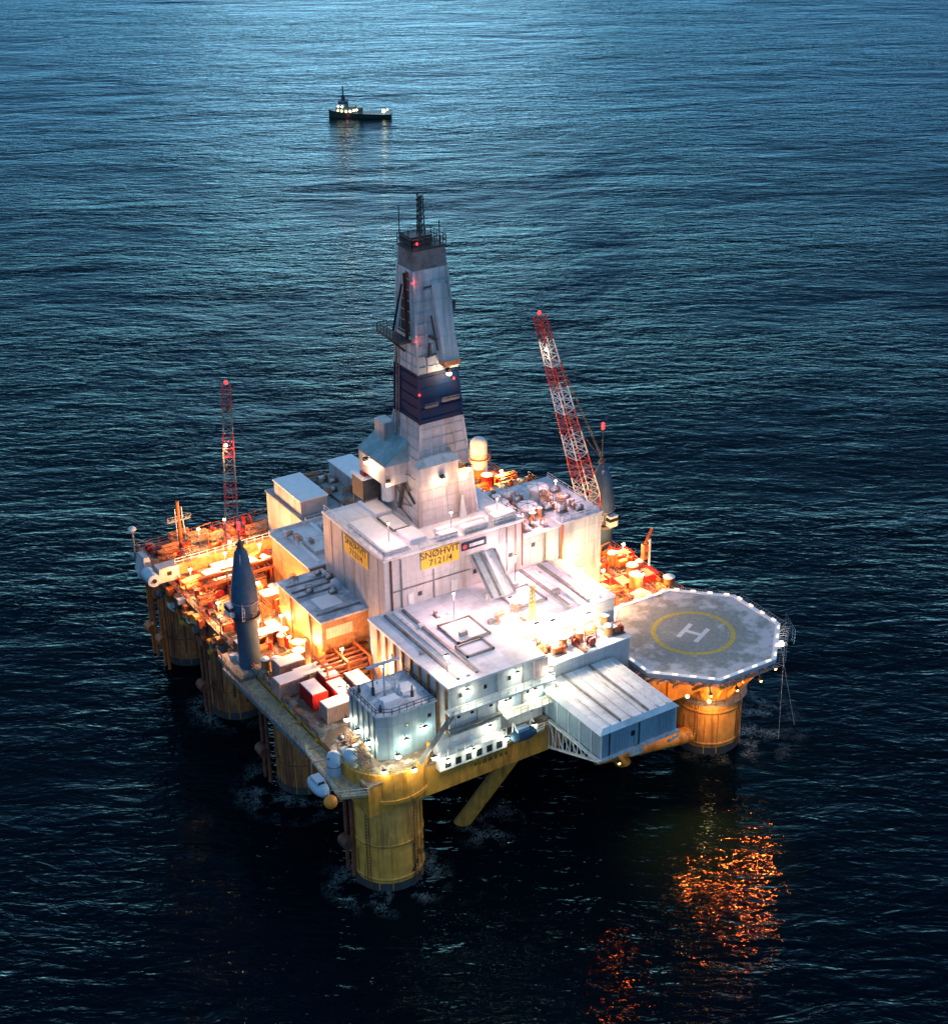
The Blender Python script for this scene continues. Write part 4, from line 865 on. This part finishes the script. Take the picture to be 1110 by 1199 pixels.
scatter(55.5,65,34.5,52,zt,14,[0,1,3,5],'on the right deck behind the white machinery module',9,[(67.6,37.2,3)])
scatter(27,44,-2.6,3.7,29.5,16,[0,1,2,3,4,5],'on the brightly lit low roof beside the helideck',10,smin=.5,smax=.9)
scatter(39,46,20.8,37,39.3,14,[5,7,1],'on the roof right of the derrick',11,[(43.8,26.5,1.9),(40.8,30,1.4),(43.5,32.5,1.3),(40.4,24,1)],.45,.8)
scatter(46.6,54,21,35,39.9,8,[5,7],'on the white machinery module roof',12,[(48.6,30.5,2)],.45,.7)
scatter(-5.6,-2,-4,8,zt,7,[5,7,4],'below the front block',13,[(-5.6,.4,1.2)],.5,.8)
scatter(0,8.5,9,19,zt,9,[0,3,4,1],'in the well between front block and pipe rack',14,smin=.6,smax=.9)
scatter(12.5,30,4.5,19,33.12,5,[7,5],'on the living quarters roof',15,[(19.5,8.2,5),(18,2.6,4),(33,12,4.6)],.3,.45)
scatter(18,35,59,61.4,31.6,5,[5,7],'on the rear grey-green roof',21,smin=.35,smax=.5)
scatter(23.4,30,62,74,31.6,7,[5,7],'between the white roof boxes at the back',22,smin=.4,smax=.7)
scatter(10,27,43,57,32.3,7,[5,7],'on the storage module roof',23,smin=.3,smax=.5)
scatter(4,11.5,27,41,31.4,5,[5,7],'on the low left module roof',24,smin=.3,smax=.45)
# named containers on the left foredeck
for i, (x,y,rz,k,lab) in enumerate((
    (-2.3,18.6,0,'r','bright red container with a snowy lid, nearest to the left walkway'),
    (1.3,16.6,0,'r','dark red container beside the blue-grey front block'),
    (1.6,21.6,0,'r','red container in front of the low left module'),
    (-4.3,23.4,PI/2,'w','long tan-pink container at the edge of the left walkway'),
    (-.6,23.8,PI/2,'g','grey snow-topped container behind the bright red one'),
    (-1.9,28.2,PI/2,'w','tan-pink snow-topped container below the low left module'),
    (-1.2,13.0,PI/2,'w','tan-pink container between front block and red container'),
    (4.9,17.2,0,'g','grey container against the pipe rack'))):
    if k not in globals().get('CP', {}): 
        globals().setdefault('CP', {})[k] = proto_container({'r':M['red'],'w':mat('tan_red_paint', (.42,.24,.20), .6, var=.3),'g':M['grey']}[k], M['snow']); f = True
    else: f = False
    put(CP[k], f, (x,y,zt), rz, lab, 'containers on the left foredeck', (1,1,1.15))
# far-left winch gantry
Gt = Thing('winch_gantry', 'pale grey gantry beam with a winch drum overhanging the far left corner', 'gantry', (0,68.5,zd))
m = MB(); m.box(-7,15.5,67.4,68.6,23.4,25.6); Gt.part('beam', m, M['orange2'])
m = MB(); m.box(-8.4,-4.6,66.8,69.2,23.0,25.8); Gt.part('winch_house', m, M['gwall'])
m = MB(); m.hexa([(-10,70,23),(-7.9,70,23),(-7.9,75,23),(-10,75,23)],[(-9.5,71,26.6),(-8.5,71,26.6),(-8.5,74,26.6),(-9.5,74,26.6)]); Gt.part('hood', m, M['gwall'])
m = MB(); m.cyl((-9.6,66.2,24.2),(-9.6,69.8,24.2),1.2,n=18); dr = Gt.part('drum', m, M['bluew'])
m = MB(); m.cyl((-9.6,66.0,24.2),(-9.6,66.19,24.2),.4,n=10); m.box(-6.9,-6.1,66.7,66.797,24.2,25); Gt.part('hub', m, M['black'])
m = MB()
for x in (-5,2,9,15): m.bar((x,68,zd),(x,68,23.4),.5)
Gt.part('leg', m, M['orange'])
m = MB(); m.rail([(-5,67.5,25.6),(15.4,67.5,25.6)],1.1,1.5,.1); Gt.part('railing', m, M['white'])
# second beam rail by the left crane
Gb = Thing('pipe_gantry', 'orange-lit gantry rail running beside the left crane cone', 'gantry', (0,58,zd))
m = MB(); m.box(-4,15.5,59.4,60.0,25.2,26.0); m.box(-4,15.5,57.2,57.6,25.2,25.7); Gb.part('rail_beam', m, M['orange'])
for x in (-3.5,3,9,15):
    m = MB(); m.bar((x,59.7,zd),(x,59.7,25.2),.35); m.bar((x,57.4,zd),(x,57.4,25.2),.35); Gb.part('leg', m, M['orange'])
m = MB(); [m.bar((x,57.4,25.6),(x,59.7,25.6),.2) for x in range(-3,16,2)]; Gb.part('cross_bars', m, M['orange2'])
# orange flare post far left, tower-like pipes
t = Thing('orange_post', 'tall rust-orange post standing at the far left corner', 'post', (1.2,82,zd))
m = MB(); m.cyl((1.2,80,zd),(1.2,80,31.5),.32,n=10); t.part('post', m, M['orange'])
m = MB(); m.bar((-1.2,80,27.6),(3.4,80,27.6),.3); m.rail([(-1.2,79.5,27.7),(3.4,79.5,27.7)],1,.8); t.part('cross_platform', m, M['grey'])
m = MB(); m.bar((.6,80,22),(.6,80,30),.12); m.bar((2.4,80.4,22),(2,80.4,30),.2); t.part('ladder', m, M['white'])
for i, (x,y,h,mt,lab) in enumerate(((-7.3,82,27.0,'bluew','pale satellite dome on a mast at the far left corner'),)):
    t = Thing('satellite_dome', lab, 'satellite dome', (x,y,zd)); m = MB(); m.cyl((x,y,19),(x,y,h),.2,n=8); t.part('mast', m, M['grey']); m = MB(); m.ball((x,y,h+.2),.8,14,8,zs=.7); t.part('dome', m, M[mt])
m = MB(); m.box(-7.6,-6.21,79,84,20.6,21.3); t.part('bracket', m, M['grey'])
# white silo and orange block at the back right
t = Thing('white_silo', 'white cylindrical silo lit orange behind the derrick', 'silo', (65,76,zd))
m = MB(); m.lathe((65,76,0),[(1.8,zd),(1.8,29.2),(1.2,30.0),(.1,30.3)],20); t.part('shell', m, M['white']); m = MB(); m.rail([(65+2.4*math.cos(i*PI/5),76+2.4*math.sin(i*PI/5),26) for i in range(11)],1,1); m.lathe((65,76,0),[(2.5,25.9),(2.5,26)],20); t.part('gallery', m, M['orange'])
t = Thing('ribbed_block', 'pale orange ribbed block with vents on top at the back right', 'module', (62,56,zd))
m = MB(); m.box(57.5,66.5,53,60,zd,27.5); t.part('wall', m, M['orange2'])
for k in range(8): 
    m = MB(); m.box(58+k*1.1,58.25+k*1.1,52.85,52.997,zd,27.3); t.part('wall_rib', m, M['orange2'])
for k in range(8):
    m = MB(); m.lathe((58.5+k%4*2.2,54.5+k//4*3,27.5),[(.5,0),(.5,1),(.7,1.1),(.2,1.5)],10); t.part('vent', m, M['rust'] if k%2 else M['white'])
m = MB(); m.rail([(57.6,53.1,27.5),(66.4,53.1,27.5),(66.4,59.9,27.5)],1.1,1.2); t.part('railing', m, M['dark'])
# right-deck tall lamp posts / loading arm / mast
t = Thing('loading_arm', 'orange loading arm with a round ring on a pole near the helideck', 'loading arm', (68.2,23,zd))
m = MB(); m.cyl((68.2,23,zd),(68.2,23,29),.22,n=8); t.part('pole', m, M['white'])
m = MB(); m.bar((66.8,22.6,28.6),(69.2,23.8,30.4),.5); m.box(66.5,67.5,22.4,23.4,25.4,28.4); t.part('arm', m, M['orange'])
m = MB(); m.cyl((66.95,22.2,26.6),(66.95,22.38,26.6),.4,n=12); t.part('ring', m, M['dark'])
t = Thing('signal_mast', 'yellow lattice mast on the bright part of the living quarters roof', 'mast', (31,4.6,33))
m = MB()
for dx, dy in ((-.4,-.4),(.4,-.4),(.4,.4),(-.4,.4)): m.bar((30.5+dx,5.2+dy,33.1),(30.5+dx*.4,5.2+dy*.4,39.4),.12)
for k in range(8): m.bar((30.1,4.8,33.3+k*.75),(30.9,4.8,33.9+k*.75),.08); m.bar((30.1,5.6,33.9+k*.75),(30.1,4.8,33.3+k*.75),.08)
t.part('lattice', m, M['hyel']); m = MB(); m.ball((30.5,5.2,39.6),.25,8,5); t.part('warning_lamp', m, M['lorange'])
# lifeboat on the front walkway
t = Thing('lifeboat', 'grey enclosed lifeboat on the front walkway above the yellow hull', 'lifeboat', (19,-7.4,21.5))
m = MB(); m.lathe((0,0,0),[(.02,-2.4),(.75,-2.0),(1.05,-1),(1.1,0),(1.05,1),(.75,2.0),(.02,2.4)],14); m.v = [(20.2+z,-7.7+x,22.3+y*.9) for x,y,z in m.v]; t.part('boat_hull', m, M['cone'])
m = MB(); m.box(18.9,21.0,-8.2,-7.2,23.1,23.7); t.part('canopy', m, M['bluew'])
m = MB(); [m.bar((x,-6.9,21.2),(x,-7.3,24.6),.18) for x in (18.6,21.8)]; [m.bar((x,-7.3,24.6),(x,-8.2,24.2),.18) for x in (18.6,21.8)]; t.part('davit', m, M['white'])

# ================================================================== LAMPS
def lamps(lst, z0f, power, color, lens, label, group, size=.34, **k):
    for p in lst: floodlight(p, z0f if z0f is not None else p[2]+1, power, color, lens, label, group, size, **k)
g = 'orange lamps on the left deck'
lamps([(-1.0,41.5,25.6),(0.6,33,26.0),(1.9,30,26.4),(2.6,40,26.0)], zd, 3600, ORNG, M['lwarm'], 'orange lamp post on the left deck beside the crane pedestal', g)
lamps([(-4.5,50,26),(4,52,26.5),(7,47,26.5)], zd, 4200, ORNG, M['lwarm'], 'orange lamp post on the deck behind the left crane', g)
lamps([(-4,63,26.5),(3,63.5,27.5),(10,64,27)], zd, 4800, ORNG, M['lwarm'], 'orange lamp post on the far left deck before the gantry', g)
lamps([(2.5,74,28),(9,77,27)], zd, 4800, ORNG, M['lwarm'], 'orange lamp post on the far left corner behind the gantry', g)
lamps([(4.5,21.5,28.2),(0,14,26.2),(7.8,14.5,27.5)], zd, 2600, (1,.46,.2), M['lwarm'], 'orange lamp post in the well of the left foredeck', g)
g = 'orange lamps on the right deck'
lamps([(57,22,26.5),(62,17,26.5),(66,28,26.5),(59,31,26.5),(51,14.5,28)], zd, 5200, ORNG, M['lwarm'], 'orange lamp post on the right deck by the helideck', g)
lamps([(64.6,41,27),(61,45,27)], zd, 5200, ORNG, M['lwhite'], 'bright orange lamp post by the right crane', g)
g = 'orange lamps on the far deck'
lamps([(52,62,27),(58,69,28),(64,66,27),(56,79,28),(48,48,27),(60,49,27)], zd, 6500, (1,.45,.12), M['lwarm'], 'orange lamp post on the far deck right of the derrick', g)
g = 'bright lamps by the low roof'
lamps([(28.4,.8,35.0),(32.0,1.5,34.0),(38.5,1.0,33.5)], 29.5, 3300, (1,.74,.48), M['lwhite'], 'very bright white lamp post on the low roof beside the living quarters', g, .5)
lamps([(27.5,7,37.0),(10.5,-1.5,36.5)], 33.1, 1500, (1,.68,.55), M['lwhite'], 'bright white lamp post on the living quarters roof', g, .4)
lamps([(20,12,38.0),(35,17,38.0),(43,9,37.0)], 33.1, 2300, PINK, M['lwarm'], 'pinkish lamp post on the broad living quarters roof', 'pinkish lamps on the broad roof', .22)
lamps([(47.2,16.5,34.5)], zd, 2600, (1,.72,.30), M['lwarm'], 'lamp post lighting the white machinery module wall', None, .3)
lamps([(15.5,24.5,46.5),(26,22.3,46.5),(35.5,23.2,46.0)], 42.5, 600, PINK, M['lwarm'], 'small lamp on the roof edge of the tall grey block', 'lamps on the tall block roof', .2)
lamps([(42,22,43),(50,27,44)], 39.9, 1100, PINK, M['lwarm'], 'small lamp among the fans right of the derrick', 'lamps among the roof fans', .2)
g = 'bright wall lamps on the front'
for p, lab in (((12.0,-4.9,31.6),'bright lamp on the top storey front wall, left'),((21.0,-4.9,31.6),'bright lamp on the top storey front wall, right'),
               ((26.9,-5.2,30.6),'lamp at the right end of the top storey walkway'),((27.2,-6.6,27.6),'lamp at the right end of the middle storey'),
               ((18.9,-5.0,27.2),'lamp at the left end of the yellow lit balcony'),((24.3,-5.0,27.4),'lamp above the yellow lit balcony'),
               ((15.2,-6.1,24.6),'lamp low on the wall right of the row of square windows'),((6.6,-7.7,22.7),'lamp above the left end of the window row'),
               ((11.2,-7.7,22.8),'lamp above the middle of the window row'),((17.0,-7.8,22.8),'lamp at the right end of the window row'),((22.5,-7.3,22.9),'lamp over the open walkway above the yellow hull')):
    floodlight(p, p[2]+1, 260, COOL, M['lcool'], lab, g, .4, aim=(0,-.35), drop=.35)
for p, lab in (((2.5,-2.6,25.0),'large bright lamp on the front wall of the blue-grey block, left'),((5.8,-2.6,26.0),'large bright lamp on the front wall of the blue-grey block, right'),
               ((.2,-4.0,23.8),'bright lamp at the front corner of the blue-grey block'),((-2.3,.6,24.6),'bright lamp left of the blue-grey block, near end'),
               ((-2.3,4.0,24.8),'bright lamp left of the blue-grey block, middle'),((-2.3,7.4,25.0),'bright lamp left of the blue-grey block, far end'),
               ((4.4,-7.6,24.0),'lamp above the curved yellow bulwark'),((.6,-8.0,23.6),'lamp over the middle of the curved yellow bulwark'),((-3.6,-6.6,24.0),'lamp at the left of the curved yellow bulwark')):
    floodlight(p, p[2]+1, 300, COOL, M['lcool'], lab, g, .46, aim=(0,-.4), drop=.35)

# ================================================================== SUPPORT VESSEL
Bx, By = 243.6, 457.0; rz = math.radians(-33.6)
t = Thing('support_vessel', 'small dark support ship with lit decks far behind the rig', 'ship', (Bx,By,0)); t.base = Vector((0,0,0)); t.o.rotation_euler = (0,0,rz)
def hullsec(x, b, zt_): return [(x,-b,0.9),(x,b,0.9),(x,b*.2,-1.5),(x,-b*.2,-1.5)], zt_
m = MB(); xs = [(-14,.15,3.4),(-12,1.8,3.1),(-8.5,3.1,2.7),(-2,3.5,2.2),(8,3.5,1.9),(13.6,3.2,1.9)]
vs = []
for x, b, zt_ in xs: vs += [(x,-b,zt_),(x,b,zt_),(x,b*.7,-1.5),(x,-b*.7,-1.5)]
fs = [(0,1,2,3),(20,23,22,21)]
for k in range(5):
    for i in range(4): fs.append((4*k+i,4*k+4+i,4*k+4+(i+1)%4,4*k+(i+1)%4))
m.add(vs, fs); t.part('ship_hull', m, M['hull'])
m = MB(); m.box(-10.5,-2.0,-2.7,2.7,2.6,5.0); t.part('deckhouse', m, M['hull'])
m = MB(); m.box(-9.5,-5.5,-2.2,2.2,5.0,7.4); br = t.part('bridge', m, M['cone']); m = MB(); m.box(-9.56,-5.44,-2.26,2.26,6.1,6.9); t.part('bridge_window', m, M['glass'], br)
m = MB(); m.cyl((-7.4,0,7.4),(-7.4,0,13.5),.3,n=8); m.bar((-9,0,10.5),(-5.8,0,10.5),.25); m.box(-8.2,-6.6,-.6,.6,7.4,9.6); t.part('mast', m, M['cone'])
m = MB(); m.box(-1.4,1,-1.4,1.4,2.4,4.4); t.part('funnel', m, M['hull'])
m = MB(); m.rail([(1,-3.4,2.1),(13.4,-3.1,2.1)],1.2,1.6,.12); t.part('railing', m, M['grey'])
for x,y,z,r,mt in ((-9.4,-3.2,5.3,.35,'lwhite'),(-7.6,-3.2,5.2,.35,'lwhite'),(-9.6,-3.3,3.6,.3,'lwarm'),(-8.0,-3.3,3.4,.35,'lwarm'),(-6.0,-3.3,3.2,.4,'lwarm'),(-4.2,-3.3,3.2,.4,'lwhite'),(-2.6,-3.3,3.6,.35,'lwarm'),(-1.4,-3.4,3.9,.35,'lcool'),(10.4,-2.6,3.2,.75,'lwarm'),(12,-2.2,3.8,.3,'lorange')):
    m = MB(); m.ball((x,y,z),r,8,5); t.part('deck_lamp', m, M[mt])
point(t.o,(0,0,0),(-5.5,-4.2,.8),40,(1,.12,.12),.5); point(t.o,(0,0,0),(10.4,-3.4,3),60,WARM,.5)
